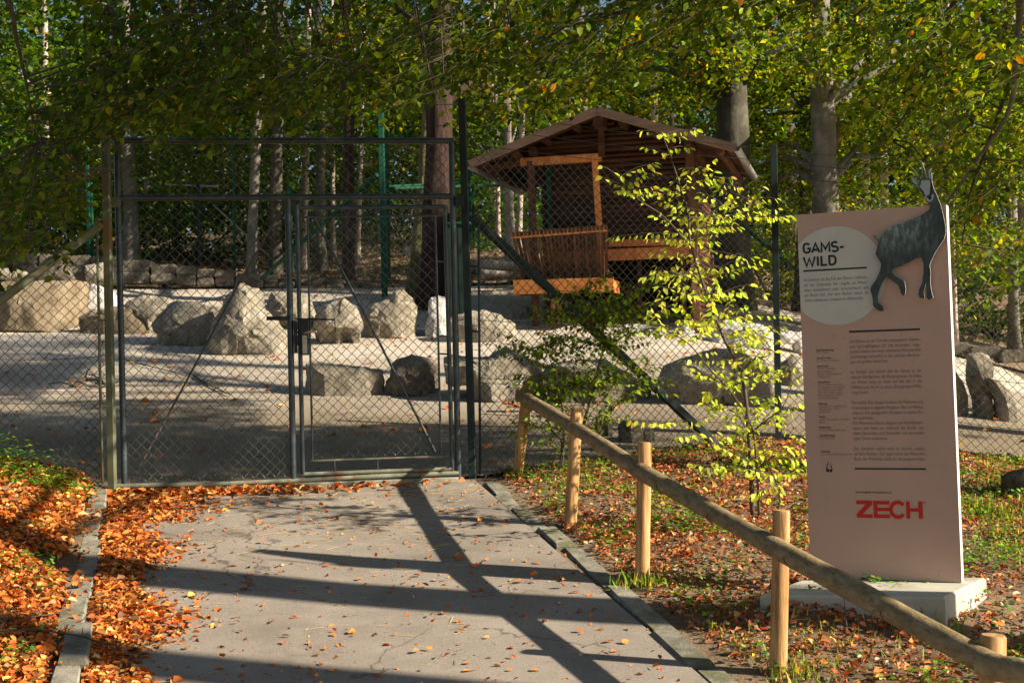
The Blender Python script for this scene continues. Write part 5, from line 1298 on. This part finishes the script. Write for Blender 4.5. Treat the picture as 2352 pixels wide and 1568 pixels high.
# ================================================================== SAPLING AND SHRUB
leaf_meshes = {}
def leaf_proto(key, palette, size, n=8):
    L = []
    for k in range(n):
        c = pal(1, *palette)[0]; me = bpy.data.meshes.new("leaf")
        crl = rng.uniform(.02, .28); fo = rng.uniform(.03, .12); wd = rng.uniform(.22, .34)
        V = [(0, 0, 0), (.28, wd, fo), (.68, wd * .8, fo - crl * .4), (1, 0, -crl), (.68, -wd * .8, fo - crl * .4), (.28, -wd, fo), (.5, 0, -.02 - crl * .2)]
        V = [tuple(q * size for q in v) for v in V]
        me.from_pydata(V, [], [(0, 6, 2, 1), (6, 3, 2), (0, 5, 4, 6), (6, 4, 3)]); a = me.attributes.new("tint", 'FLOAT_COLOR', 'POINT')
        a.data.foreach_set("color", np.tile(np.array([*c, 1], np.float32), 7)); L.append(me)
    leaf_meshes[key] = L
def place_leaf(key, p, d, up, scale, parent, material, name="leaf", **kw):
    me = leaf_meshes[key][int(rng.integers(len(leaf_meshes[key])))]
    if not me.materials: me.materials.append(material)
    o = bpy.data.objects.new(name, me); C.objects.link(o)
    d = unit(np.array(d)); y = unit(np.cross(up, d)); z = np.cross(d, y)
    off = np.array(root_loc(parent))
    M_ = Matrix(((d[0] * scale, y[0] * scale, z[0] * scale, p[0] - off[0]), (d[1] * scale, y[1] * scale, z[1] * scale, p[1] - off[1]), (d[2] * scale, y[2] * scale, z[2] * scale, p[2] - off[2]), (0, 0, 0, 1)))
    if parent is not None: o.parent = parent
    o.matrix_local = M_
    return tagp(o, **kw)
def woody(t_, branches, key, size, palette, rtop, nper, leafsz, mt=B_twig, side_n=3, indiv=300, depthj=.25):
    """branches: list of (list of (px,py,Y), r0, r1)"""
    Lp = []
    for pts, r0, r1 in branches:
        P = np.array([at(*q) for q in pts]); k = len(P); Q = []
        for i in range(k * 5):
            t = i / (k * 5 - 1) * (k - 1); i0 = int(min(t, k - 2)); f = t - i0
            a0 = P[max(i0 - 1, 0)]; a1 = P[i0]; a2 = P[i0 + 1]; a3 = P[min(i0 + 2, k - 1)]
            Q.append(.5 * ((2 * a1) + (-a0 + a2) * f + (2 * a0 - 5 * a1 + 4 * a2 - a3) * f * f + (-a0 + 3 * a1 - 3 * a2 + a3) * f ** 3))
        n = len(Q); MB().tube(Q, [r0 + (r1 - r0) * i / (n - 1) for i in range(n)], 7).build("stem" if r0 > .007 else "branch", mt, t_, smooth=True)
        Q = np.array(Q); start = int(n * (.38 if r0 > .009 else .12))
        tb = MB()
        for s in range(side_n * k):
            i = int(rng.integers(start, n)); az = rng.uniform(0, 6.28); ln = rng.uniform(.10, .42) * (1.15 - .5 * i / n)
            dv = unit(np.array([math.cos(az), math.sin(az) * .8, rng.uniform(-.1, .55)])); e = Q[i] + dv * ln
            tb.tube([Q[i], (Q[i] + e) / 2 + np.array([0, 0, .015]), e], [.0026, .0018, .001], 4, cap=False)
            m_ = max(2, int(ln / .035))
            for j in range(m_):
                f = (j + .6) / m_; p = Q[i] + (e - Q[i]) * f; sd = unit(np.cross(dv, [0, 0, 1])) * (1 if j % 2 else -1)
                Lp.append((p, dv * .5 + sd * .7 + np.array([0, 0, -.8]) + rng.normal(0, .25, 3), np.array([0, 0, 1]) + rng.normal(0, .5, 3)))
            Lp.append((e, dv + np.array([0, 0, -.5]), np.array([0, 0, 1]) + rng.normal(0, .4, 3)))
        tb.build("twigs", mt, t_, kind='stuff')
        for i in range(start, n, 4):
            az = rng.uniform(0, 6.28); dv = np.array([math.cos(az), math.sin(az), -.4]); Lp.append((Q[i], dv, np.array([0, 0, 1]) + rng.normal(0, .5, 3)))
    order = rng.permutation(len(Lp))
    one = [Lp[i] for i in order[:indiv]]; rest = [Lp[i] for i in order[indiv:]]
    for p, d, u in one: place_leaf(key, p, d, u, rng.uniform(.5, 1.2), t_, M_leafin)
    if rest:
        pos = np.array([r[0] for r in rest]); leaves("foliage", pos, np.array([r[1] for r in rest]), np.array([r[2] for r in rest]), leafsz * rng.uniform(.6, 1.2, len(rest)), pal(len(rest), *palette), M_leaf, t_, hexa=True, kind='stuff')
    return len(Lp)
leaf_proto('yel', P_yel, .050); leaf_proto('shrub', P_shrub, .044)
def zs(z, pts, Ys):
    P = z(pts); return [(P[i][0], P[i][1], Ys[i] if hasattr(Ys, '__len__') else Ys) for i in range(len(P))]
z7 = lambda p: tr(p, 1750, 280, 2.24)
sap = thing("sapling", hit(1735, 1218), "young sapling with bright yellow green leaves standing behind the rail left of the sign", "tree")
sb = [(zs(z5, [(1188, 1590), (1175, 1200), (1150, 850), (1130, 650), (1100, 500), (1040, 370), (940, 170)], 9.1) + zs(z7, [(620, 1010), (600, 780), (545, 600), (480, 400), (420, 240)], 9.15), .0165, .003),
      (zs(z5, [(1240, 1590), (1222, 1250), (1200, 1000), (1160, 860)], 9.05), .010, .005),
      (zs(z7, [(640, 1010), (560, 930), (430, 790), (280, 690), (190, 600), (100, 500), (10, 455)], [9.15, 9.1, 9.0, 8.95, 8.9, 8.9, 8.9]), .007, .002),
      (zs(z7, [(620, 900), (700, 860), (850, 860), (960, 760), (1020, 690), (1110, 560)], [9.15, 9.2, 9.3, 9.35, 9.4, 9.4]), .0065, .002),
      (zs(z7, [(560, 640), (620, 600), (680, 530), (712, 470)], 9.1), .004, .002),
      (zs(z5, [(960, 200), (1100, 220), (1250, 230), (1400, 260)], [9.1, 9.2, 9.3, 9.3]), .006, .002),
      (zs(z5, [(1100, 500), (1200, 400), (1320, 360), (1240, 240)], 9.0), .005, .002),
      (zs(z5, [(1140, 820), (1000, 620), (860, 470), (700, 280), (560, 200), (460, 150)], [9.1, 9.0, 8.9, 8.9, 8.9, 8.9]), .007, .002),
      (zs(z5, [(1130, 650), (1250, 560), (1380, 540), (1520, 470), (1640, 480)], [9.1, 9.2, 9.3, 9.3, 9.3]), .006, .002),
      (zs(z5, [(1170, 960), (1300, 860), (1420, 760), (1500, 560)], [9.1, 9.0, 8.95, 8.9]), .006, .002),
      (zs(z5, [(1180, 1310), (1050, 1280), (930, 1180), (860, 1030), (700, 930), (560, 880), (430, 900)], [9.1, 9.0, 8.95, 8.9, 8.85, 8.8, 8.8]), .0075, .002),
      (zs(z5, [(1205, 1250), (1330, 1150), (1450, 1090), (1560, 1000)], [9.1, 9.0, 9.0, 9.0]), .006, .002),
      (zs(z5, [(1390, 1568), (1390, 1400), (1300, 1180), (1250, 1030), (1200, 960)], [8.9, 8.95, 9.0, 9.0, 9.05]), .006, .003),
      (zs(z5, [(1215, 1330), (1320, 1290), (1450, 1270), (1560, 1280)], 9.0), .005, .002),
      (zs(z5, [(1170, 1000), (1080, 830), (980, 780), (880, 790)], 9.15), .005, .002),
      (zs(z5, [(1160, 900), (1060, 720), (1020, 600), (880, 560)], 9.2), .005, .002),
      (zs(z7, [(600, 800), (700, 800), (800, 780), (930, 790), (1050, 800)], [9.15, 9.2, 9.3, 9.3, 9.3]), .005, .002),
      (zs(z7, [(660, 1250), (760, 1120), (880, 1150), (960, 1060)], 9.2), .005, .002),
      (zs(z7, [(650, 1220), (560, 1180), (450, 1170), (380, 1190)], 9.0), .005, .002)]
sb += [(zs(z7, [(660, 1320), (760, 1300), (860, 1330), (940, 1420)], 9.1), .005, .002), (zs(z7, [(655, 1300), (560, 1330), (440, 1400), (330, 1450)], 9.0), .005, .002),
       (zs(z5, [(930, 170), (800, 110), (640, 140), (520, 190)], 9.0), .005, .002), (zs(z5, [(920, 150), (1000, 60), (1080, 20), (1150, 60)], 9.15), .005, .002),
       (zs(z7, [(640, 1150), (700, 1050), (760, 960), (850, 700)], 9.2), .005, .002)]
nL = woody(sap, sb, 'yel', .062, P_yel, 0, 0, .048, side_n=2)
shr = thing("shrub", hit(1290, 1078), "dark green leafy shrub growing through the fence beside the first wooden post", "shrub")
s_ = 10.85
shb = [(zs(z4, [(1030, 1480), (1040, 1250), (960, 1150), (900, 1000), (870, 900)], s_), .009, .003),
       (zs(z4, [(1045, 1480), (1060, 1200), (1040, 900), (980, 650), (930, 480), (920, 320)], s_), .009, .002),
       (zs(z4, [(1215, 1200), (1260, 1000), (1310, 850), (1350, 650), (1400, 450), (1410, 300), (1405, 140)], s_), .013, .003),
       (zs(z4, [(1350, 1250), (1430, 1080), (1500, 950), (1600, 850), (1700, 700), (1800, 560)], s_), .009, .002),
       (zs(z4, [(1350, 640), (1250, 560), (1180, 470), (1100, 400), (1000, 330)], s_), .005, .002),
       (zs(z4, [(1400, 460), (1500, 380), (1620, 300), (1760, 270)], s_), .006, .002),
       (zs(z4, [(1400, 300), (1300, 200), (1160, 150), (1000, 130), (880, 190)], s_), .006, .002),
       (zs(z4, [(1410, 260), (1480, 130), (1560, 30), (1680, -60), (1740, -180)], s_), .006, .002),
       (zs(z4, [(1405, 160), (1350, 40), (1250, -80), (1120, -60)], s_), .005, .002),
       (zs(z4, [(1330, 760), (1420, 700), (1540, 660)], s_), .005, .002),
       (zs(z4, [(1040, 900), (1120, 780), (1200, 650)], s_), .005, .002),
       (zs(z4, [(1040, 860), (900, 760), (850, 640)], s_), .004, .002),
       (zs(z4, [(980, 640), (860, 500), (760, 440), (700, 410)], s_), .004, .002),
       (zs(z4, [(1310, 850), (1200, 740), (1120, 700)], s_), .004, .002),
       (zs(z4, [(1400, 420), (1300, 380), (1220, 360)], s_), .004, .002),
       (zs(z4, [(1400, 160), (1500, 180), (1620, 160), (1780, 130)], s_), .005, .002)]
woody(shr, shb, 'shrub', .05, P_shrub, 0, 0, .044, side_n=6)

# ================================================================== LITTER, IVY, GRASS
def litter(name, X, Y, size, palette, lift, label, tilt=.5, material=M_litter, parent=None, kind='stuff'):
    n = len(X); z = gz(X, Y) + lift; az = rng.uniform(0, 2 * np.pi, n)
    d = np.stack([np.cos(az), np.sin(az), rng.normal(0, .28, n)], 1); nr = np.stack([rng.normal(0, tilt, n), rng.normal(0, tilt, n), np.ones(n)], 1)
    return leaves(name, np.stack([X, Y, z], 1), d, nr, size * np.clip(rng.lognormal(-.12, .38, n), .35, 1.7), pal(n, *palette), material, parent, hexa=True, wid=.34, curl=.34, fold=.17, kind=kind, label=label)
def noi(X, Y, f, s=0.0): return np.array([noise.noise(Vector((x * f, y * f, s))) for x, y in zip(X, Y)])
# left bank and drift along the kerb
n = 36000; Y = rng.uniform(4.6, 10.75, n); d = rng.exponential(.55, n) * 1.6; X = curb_l(Y) - .05 - d
k = (X > -5.6) & (noi(X, Y, 1.3) > -.42) ; X, Y = X[k], Y[k]; onk = (curb_l(Y) - X < .18); k = ~(onk & (rng.random(len(X)) < .9)); X, Y = X[k], Y[k]
litter("leaf_litter", X, Y, .040, P_lit, rng.uniform(.005, .05, len(X)), "deep drift of orange fallen leaves on the left bank")
n = 14000; Y = rng.uniform(5.0, 10.7, n); wd = .16 + .22 * np.sin(Y * 2.3) ** 2 + .25 * (Y > 9.6); X = curb_l(Y) + .02 + np.abs(rng.normal(0, .60, n)) * wd
litter("leaf_litter", X, Y, .038, P_lit, rng.uniform(.004, .04, n) * np.exp(-(X - curb_l(Y)) * 1.5), "orange leaves blown against the left kerb of the path")
n = 1100; X = rng.uniform(-2.95, -.35, n); X = -2.95 + (X + 2.95) * rng.random(n) ** 1.4; Y = fence_y(X) - .05 - np.abs(rng.normal(0, .10, n))
litter("leaf_litter", X, Y, .06, P_lit, rng.uniform(.004, .03, n), "row of orange leaves caught along the foot of the gate")
# right bank
n = 62000; X = rng.uniform(-.4, 5.4, n); Y = rng.uniform(4.6, 12.2, n); nv = noi(X, Y, .9, 3)
k = (X > curb_r(Y) + .20) & (Y < fence_y(X) + .1) & (nv + .34 * sstep(7.6, 9.2, Y) - .12 > rng.uniform(-.55, .30, n)); X, Y = X[k], Y[k]
litter("leaf_litter", X, Y, .030, P_litr, rng.uniform(.003, .03, len(X)), "scattered rust brown leaves on the bank right of the path")
# yard: a sprinkling
n = 900; X = rng.uniform(-6, 6, n); Y = rng.uniform(11, 24, n); litter("leaf_litter", X, Y, .06, P_lit, np.full(n, .022), "few orange leaves lying about the yard")
n = 9000; X = rng.uniform(-14, 14, n); Y = rng.uniform(24.8, 38, n); litter("leaf_litter", X, Y, .10, P_wood, rng.uniform(0, .05, n), "brown leaves on the woodland floor beyond the wall")
# straw and crumbs on the path
n = 900; X = rng.uniform(-2.8, .9, n); Y = rng.uniform(6, 10.8, n); k = (X > curb_l(Y)) & (X < curb_r(Y)); X, Y = X[k], Y[k]
litter("leaf_crumbs", X, Y, .024, P_lit, np.full(len(X), .007), "small crumbs of orange leaf over the asphalt path")
b = MB()
for i in range(420):
    y = 10.8 - abs(rng.normal(0, 1.1)) if i % 4 else rng.uniform(6.4, 10); x = rng.uniform(-2.4, -.3)
    if not curb_l(y) < x < curb_r(y): continue
    a = rng.normal(0, .7); l = rng.uniform(.03, .10); p = np.array([x, y, g1(x, y) + .008]); q = p + np.array([math.cos(a) * l, math.sin(a) * l, 0]); q[2] = g1(q[0], q[1]) + .009
    b.tube([p, q], .0016, 3, cap=False)
b.build("straw", M_straw, None, kind='stuff', label="thin stalks of straw strewn over the path near the gate")
# individual curled leaves on the path
leaf_proto('fall', P_lit, .058, 10)
cnt = 0
while cnt < 285:
    y = rng.uniform(6.2, 10.6); x = rng.uniform(-2.9, .95)
    if not (curb_l(y) + .05 < x < curb_r(y) - .04): continue
    a = rng.uniform(0, 6.28); p = np.array([x, y, g1(x, y) + .014])
    place_leaf('fall', p, [math.cos(a), math.sin(a), rng.normal(0, .35)], [rng.normal(0, .5), rng.normal(0, .5), 1], rng.uniform(.45, .95), None, M_litter, name="fallen_leaf",
               label="small curled orange leaf lying on the open asphalt path", cat="leaf", group="single fallen leaves scattered over the path")
    cnt += 1
# ivy / herb cover
P_ivy = ([(.07, .17, .02), (.14, .28, .03), (.24, .40, .05), (.05, .11, .015), (.38, .45, .05)], [4, 4, 2.5, 3, 1.2])
def herbs(name, X, Y, size, h, label, palette=P_ivy):
    n = len(X); z = gz(X, Y) + rng.uniform(.01, h, n); az = rng.uniform(0, 2 * np.pi, n)
    return leaves(name, np.stack([X, Y, z], 1), np.stack([np.cos(az), np.sin(az), rng.normal(.1, .3, n)], 1), np.stack([rng.normal(0, .5, n), rng.normal(0, .5, n), np.ones(n)], 1),
                  size * rng.uniform(.6, 1.3, n), pal(n, *palette), M_leaf, None, hexa=True, wid=.42, kind='stuff', label=label)
n = 42000; X = rng.uniform(-.3, 5.2, n); Y = rng.uniform(4.8, 12.1, n); nv = noi(X, Y, 1.5, 9)
k = (X > curb_r(Y) + .24) & (Y < fence_y(X) + .05) & (nv + .20 * sstep(8.2, 9.6, Y) - .05 * sstep(0, 1, 7.6 - Y) > rng.uniform(-.02, .42, n)); X, Y = X[k], Y[k]
herbs("ground_ivy", X, Y, .027, .07, "patches of green ivy and herbs on the bank right of the path")
n = 14000; Y = rng.uniform(6, 10.6, n); X = curb_l(Y) - .22 - rng.uniform(0, 2.6, n); nv = noi(X, Y, 1.7, 21)
k = nv + .15 * sstep(9.7, 10.3, Y) > rng.uniform(-.06, .42, n); X, Y = X[k], Y[k]; herbs("ground_ivy", X, Y, .030, .08, "patches of green ivy between the leaves on the left bank")
# ivy tuft climbing at the left edge of the fence foot
n = 2400; X = -3.0 - 1.3 * rng.random(n) ** .7; Y = fence_y(X) - rng.uniform(.05, .5, n); o_n = gz(X, Y) + np.abs(rng.normal(0, .20, n)) * np.clip((-X - 2.9) * 1.2, .2, 1.2)
az = rng.uniform(0, 6.28, n); leaves("herb_tuft", np.stack([X, Y, o_n], 1), np.stack([np.cos(az), np.sin(az), np.zeros(n)], 1), np.stack([rng.normal(0, .6, n), rng.normal(0, .6, n), np.ones(n)], 1), .035 * rng.uniform(.6, 1.3, n), pal(n, *P_ivy), M_leaf, None, kind='stuff', label="green ivy tufts at the foot of the fence by the left edge")
# grass
def grass(name, X, Y, hgt, label, cols=((.16, .24, .03), (.32, .36, .05), (.50, .44, .12))):
    n = len(X); z = gz(X, Y); az = rng.uniform(0, 6.28, n)
    ln_ = rng.uniform(.2, 1.5, n); d = np.stack([np.cos(az) * ln_, np.sin(az) * ln_, np.ones(n)], 1); nr = np.stack([np.cos(az), np.sin(az), -.4 * np.ones(n)], 1)
    return leaves(name, np.stack([X, Y, z], 1), d, nr, hgt * rng.uniform(.5, 1.3, n), pal(n, list(cols), [4, 4, 2]), M_leaf, None, hexa=True, wid=.013, curl=.35, fold=.0, kind='stuff', label=label)
n = 30000; X = rng.uniform(.8, 5.6, n); Y = rng.uniform(4.6, 12.1, n); nv = noi(X, Y, 1.1, 33)
k = (X > curb_r(Y) + .26) & (Y < fence_y(X) + .05) & (nv + .32 * sstep(2.4, 3.2, X) * sstep(7.2, 8.6, Y) - .06 * (X < 2.4) > rng.uniform(.10, .45, n)); X, Y = X[k], Y[k]
grass("grass", X, Y, .045, "sparse grass blades on the bank round the sign")
gt = [(1465, 1348), (1480, 1345), (2140, 1440), (1840, 1560), (2350, 1180), (2300, 1190), (2250, 1180)]
X = []; Y = []
for gx, gy in gt:
    p = hit(gx, gy); X += list(rng.normal(p[0], .07, 70)); Y += list(rng.normal(p[1], .06, 70))
grass("grass_tufts", np.array(X), np.array(Y), .075, "tufts of grass at the foot of a wooden post and by the slab")
# pebbles on bare earth
b = MB()
for i in range(700):
    y = rng.uniform(5, 9.2); x = rng.uniform(.5, 4.2)
    if x < curb_r(y) + .22: continue
    r = rng.uniform(.006, .02); z = g1(x, y) + r * .2; V = []
    for (zz, k) in ((-.6, .7), (.1, 1), (.7, .6)):
        for j in range(5):
            a = j * 1.257 + rng.uniform(-.3, .3); V.append((x + math.cos(a) * r * k * rng.uniform(.8, 1.2), y + math.sin(a) * r * k, z + zz * r * .7))
    b.add(V, [(4, 3, 2, 1, 0), (10, 11, 12, 13, 14)] + [(q * 5 + j, q * 5 + (j + 1) % 5, q * 5 + 5 + (j + 1) % 5, q * 5 + 5 + j) for q in range(2) for j in range(5)])
b.build("gravel", M_kerb, None, kind='stuff', label="loose pebbles in the bare earth beside the kerb")

# ================================================================== BRANCHES AND SMALL THINGS
def stick(pxs, r, label, name="fallen_branch", twigs=0, mt=B_twig, lift=.03, cat="branch"):
    P = []
    for x, y in pxs: p = hit(x, y); P.append((p[0], p[1], p[2] + lift + rnd.uniform(0, .02)))
    t_ = thing(name, P[0], label, cat); n = len(P)
    MB().tube(P, [r * (1 - .6 * i / max(1, n - 1)) for i in range(n)], 7).build("stem", mt, t_, smooth=True)
    for k in range(twigs):
        i = rnd.randrange(len(P)); p = Vector(P[i]); q = p + Vector((rnd.uniform(-.3, .3), rnd.uniform(-.2, .2), rnd.uniform(.0, .12)))
        MB().tube([p, (p + q) / 2 + Vector((0, 0, .03)), q], [r * .4, r * .3, r * .15], 4).build("twig", mt, t_)
stick([(-20, 912), (120, 908), (240, 906), (372, 903)], .015, "long brown stick lying level in the yard at the left", mt=B_pale)
stick([(170, 893), (195, 878), (225, 880), (245, 892), (205, 897)], .028, "twisted root stump beside the long stick", twigs=6)
stick([(445, 868), (470, 885), (500, 900), (530, 914)], .016, "dark broken branch in the yard behind the left mesh panel", twigs=8)
stick([(310, 840), (400, 862), (450, 878)], .008, "thin bent twig leading to the dark broken branch", twigs=3)
stick([(0, 1452), (60, 1447), (120, 1438), (170, 1430)], .006, "thin bare twig lying on the leaves in the lower left corner", twigs=3, lift=.06)
stick([(160, 1466), (200, 1436), (245, 1398)], .0045, "reddish stalk rising from the kerb near the lower left", twigs=0, lift=.04)
stick([(0, 1480), (90, 1476), (190, 1492), (300, 1532)], .006, "dark twig trailing over the kerb in the lower left corner", twigs=4, lift=.05)
stick([(1740, 1330), (1790, 1326), (1830, 1318)], .008, "bare stick on the ground left of the concrete slab", twigs=2)
stick([(2270, 1250), (2330, 1252), (2400, 1262)], .008, "bare stick on the grass right of the sign", twigs=2)
stick([(1100, 630), (1140, 624), (1180, 622)], .16, "pale felled log beyond the wall between cabinet and hay rack", mt=B_pale, name="felled_log", cat="log", lift=.1)
stick([(1105, 642), (1150, 640), (1178, 639)], .10, "lower pale felled log beyond the wall", mt=B_pale, name="felled_log", cat="log", lift=.08)
for i, (x, y, s) in enumerate(((485, 578, .30), (500, 590, .22), (1005 - 60, 588, .35))):
    p = hit(x, y, 20); ro = [(x - 60 * s, y + 4), (x - 50 * s, y - 50 * s), (x, y - 75 * s), (x + 45 * s, y - 45 * s), (x + 60 * s, y + 4)]
    rock(ro, (x, y), ["white stone lying in the wood behind the dark green post", "smaller white stone next to the white stone in the wood", "pale rock at the foot of the mossy leaning trunk"][i], material=M_rockw, Y=float(p[1]), n=20)
# red brown tile scrap in the yard
p = hit(1178, 950); t_ = thing("tile_shard", p, "curved red brown tile shard lying in the yard behind the first wooden post", "shard")
M_tile = flat("terracotta", (.35, .09, .05), .7)
V = [];
for i in range(6):
    a = i / 5; 
    for (o, zz) in ((0, 0), (.10 * (1 - .2 * a), 0)):
        V.append((p[0] - .10 + .26 * a, p[1] + o, p[2] + .11 - .09 * a + .02 * math.sin(a * 3) + o * .2))
b = MB(); b.add(V, [(2 * i, 2 * i + 2, 2 * i + 3, 2 * i + 1) for i in range(5)]); o = b.build("tile", M_tile, t_); md = o.modifiers.new("t", 'SOLIDIFY'); md.thickness = .014
# small green plant by the low block
p = hit(835, 902); t_ = thing("weed", p, "small bright green weed growing in front of the low sandstone block", "plant")
n = 90; az = rng.uniform(0, 6.28, n); leaves("foliage", np.stack([rng.normal(p[0], .05, n), rng.normal(p[1] - .1, .04, n), p[2] + rng.uniform(.02, .16, n)], 1), np.stack([np.cos(az), np.sin(az), np.full(n, .3)], 1), np.stack([rng.normal(0, .4, n), rng.normal(0, .4, n), np.ones(n)], 1), .06 * rng.uniform(.6, 1.2, n), pal(n, [(.2, .38, .05), (.28, .45, .08)], [1, 1]), M_leaf, t_)
b = MB()
for k in range(6): b.tube([(p[0], p[1] - .1, p[2] - .02), (p[0] + rng.normal(0, .05), p[1] - .1 + rng.normal(0, .04), p[2] + .12)], .004, 4)
b.build("stem", B_twig, t_)
# white stone by the wooden post, in the bank
p = hit(1815, 1425); rock([(1795, 1428), (1800, 1412), (1820, 1404), (1845, 1412), (1856, 1422), (1840, 1434)], (1820, 1430), "small pale stone on the bare earth in front of the slab", material=M_rockw, n=18)
rock([(1935, 1510), (1938, 1500), (1948, 1496), (1958, 1502), (1962, 1512)], (1948, 1512), "small white stone lying under the sloping rail", material=M_rockw, n=16)

# the wood goes on behind the viewer
nB = 2600; a = rng.uniform(math.radians(150), math.radians(395), nB); rr = rng.uniform(13, 26, nB)
x = np.cos(a) * rr; y = np.sin(a) * rr; zb2 = rng.uniform(.3, 11, nB)
P_ = np.stack([x, y, zb2], 1); P_ = noisy(P_, .3, -.25)
pos, dd, nn, sz, _, _ = spray_leaves(P_, 11, 1.5, .32)
ks = keep_shadow(pos); inv = (pos[:, 1] > 3) & (np.abs(pos[:, 0] / np.maximum(pos[:, 1], .1)) < .5); ks &= ~inv
leaves("surrounding_wood", pos[ks], dd[ks], nn[ks], sz[ks], pal(int(ks.sum()), *P_mid), M_leaf, None, hexa=False, kind='stuff', label="wood standing round the path on the viewer's side")

b = MB()
for i in range(520):
    if i % 2: y = rng.uniform(5.2, 10.6); x = curb_l(y) - .2 - rng.uniform(0, 2.2)
    else: y = rng.uniform(5.2, 11.5); x = rng.uniform(.2, 4.6)
    if i % 2 == 0 and (x < curb_r(y) + .25 or y > fence_y(x)): continue
    a_ = rng.uniform(0, 6.3); l = rng.uniform(.06, .28); z = g1(x, y) + .035
    p = np.array([x, y, z]); q = p + np.array([math.cos(a_) * l, math.sin(a_) * l, 0]); q[2] = g1(q[0], q[1]) + rng.uniform(.02, .09)
    b.tube([p, (p + q) / 2 + np.array([0, 0, rng.uniform(-.005, .03)]), q], [.003, .0024, .0012], 4, cap=False)
b.build("bare_twigs", B_twig, None, kind='stuff', label="bare twigs and stalks strewn through the leaf litter on both banks")
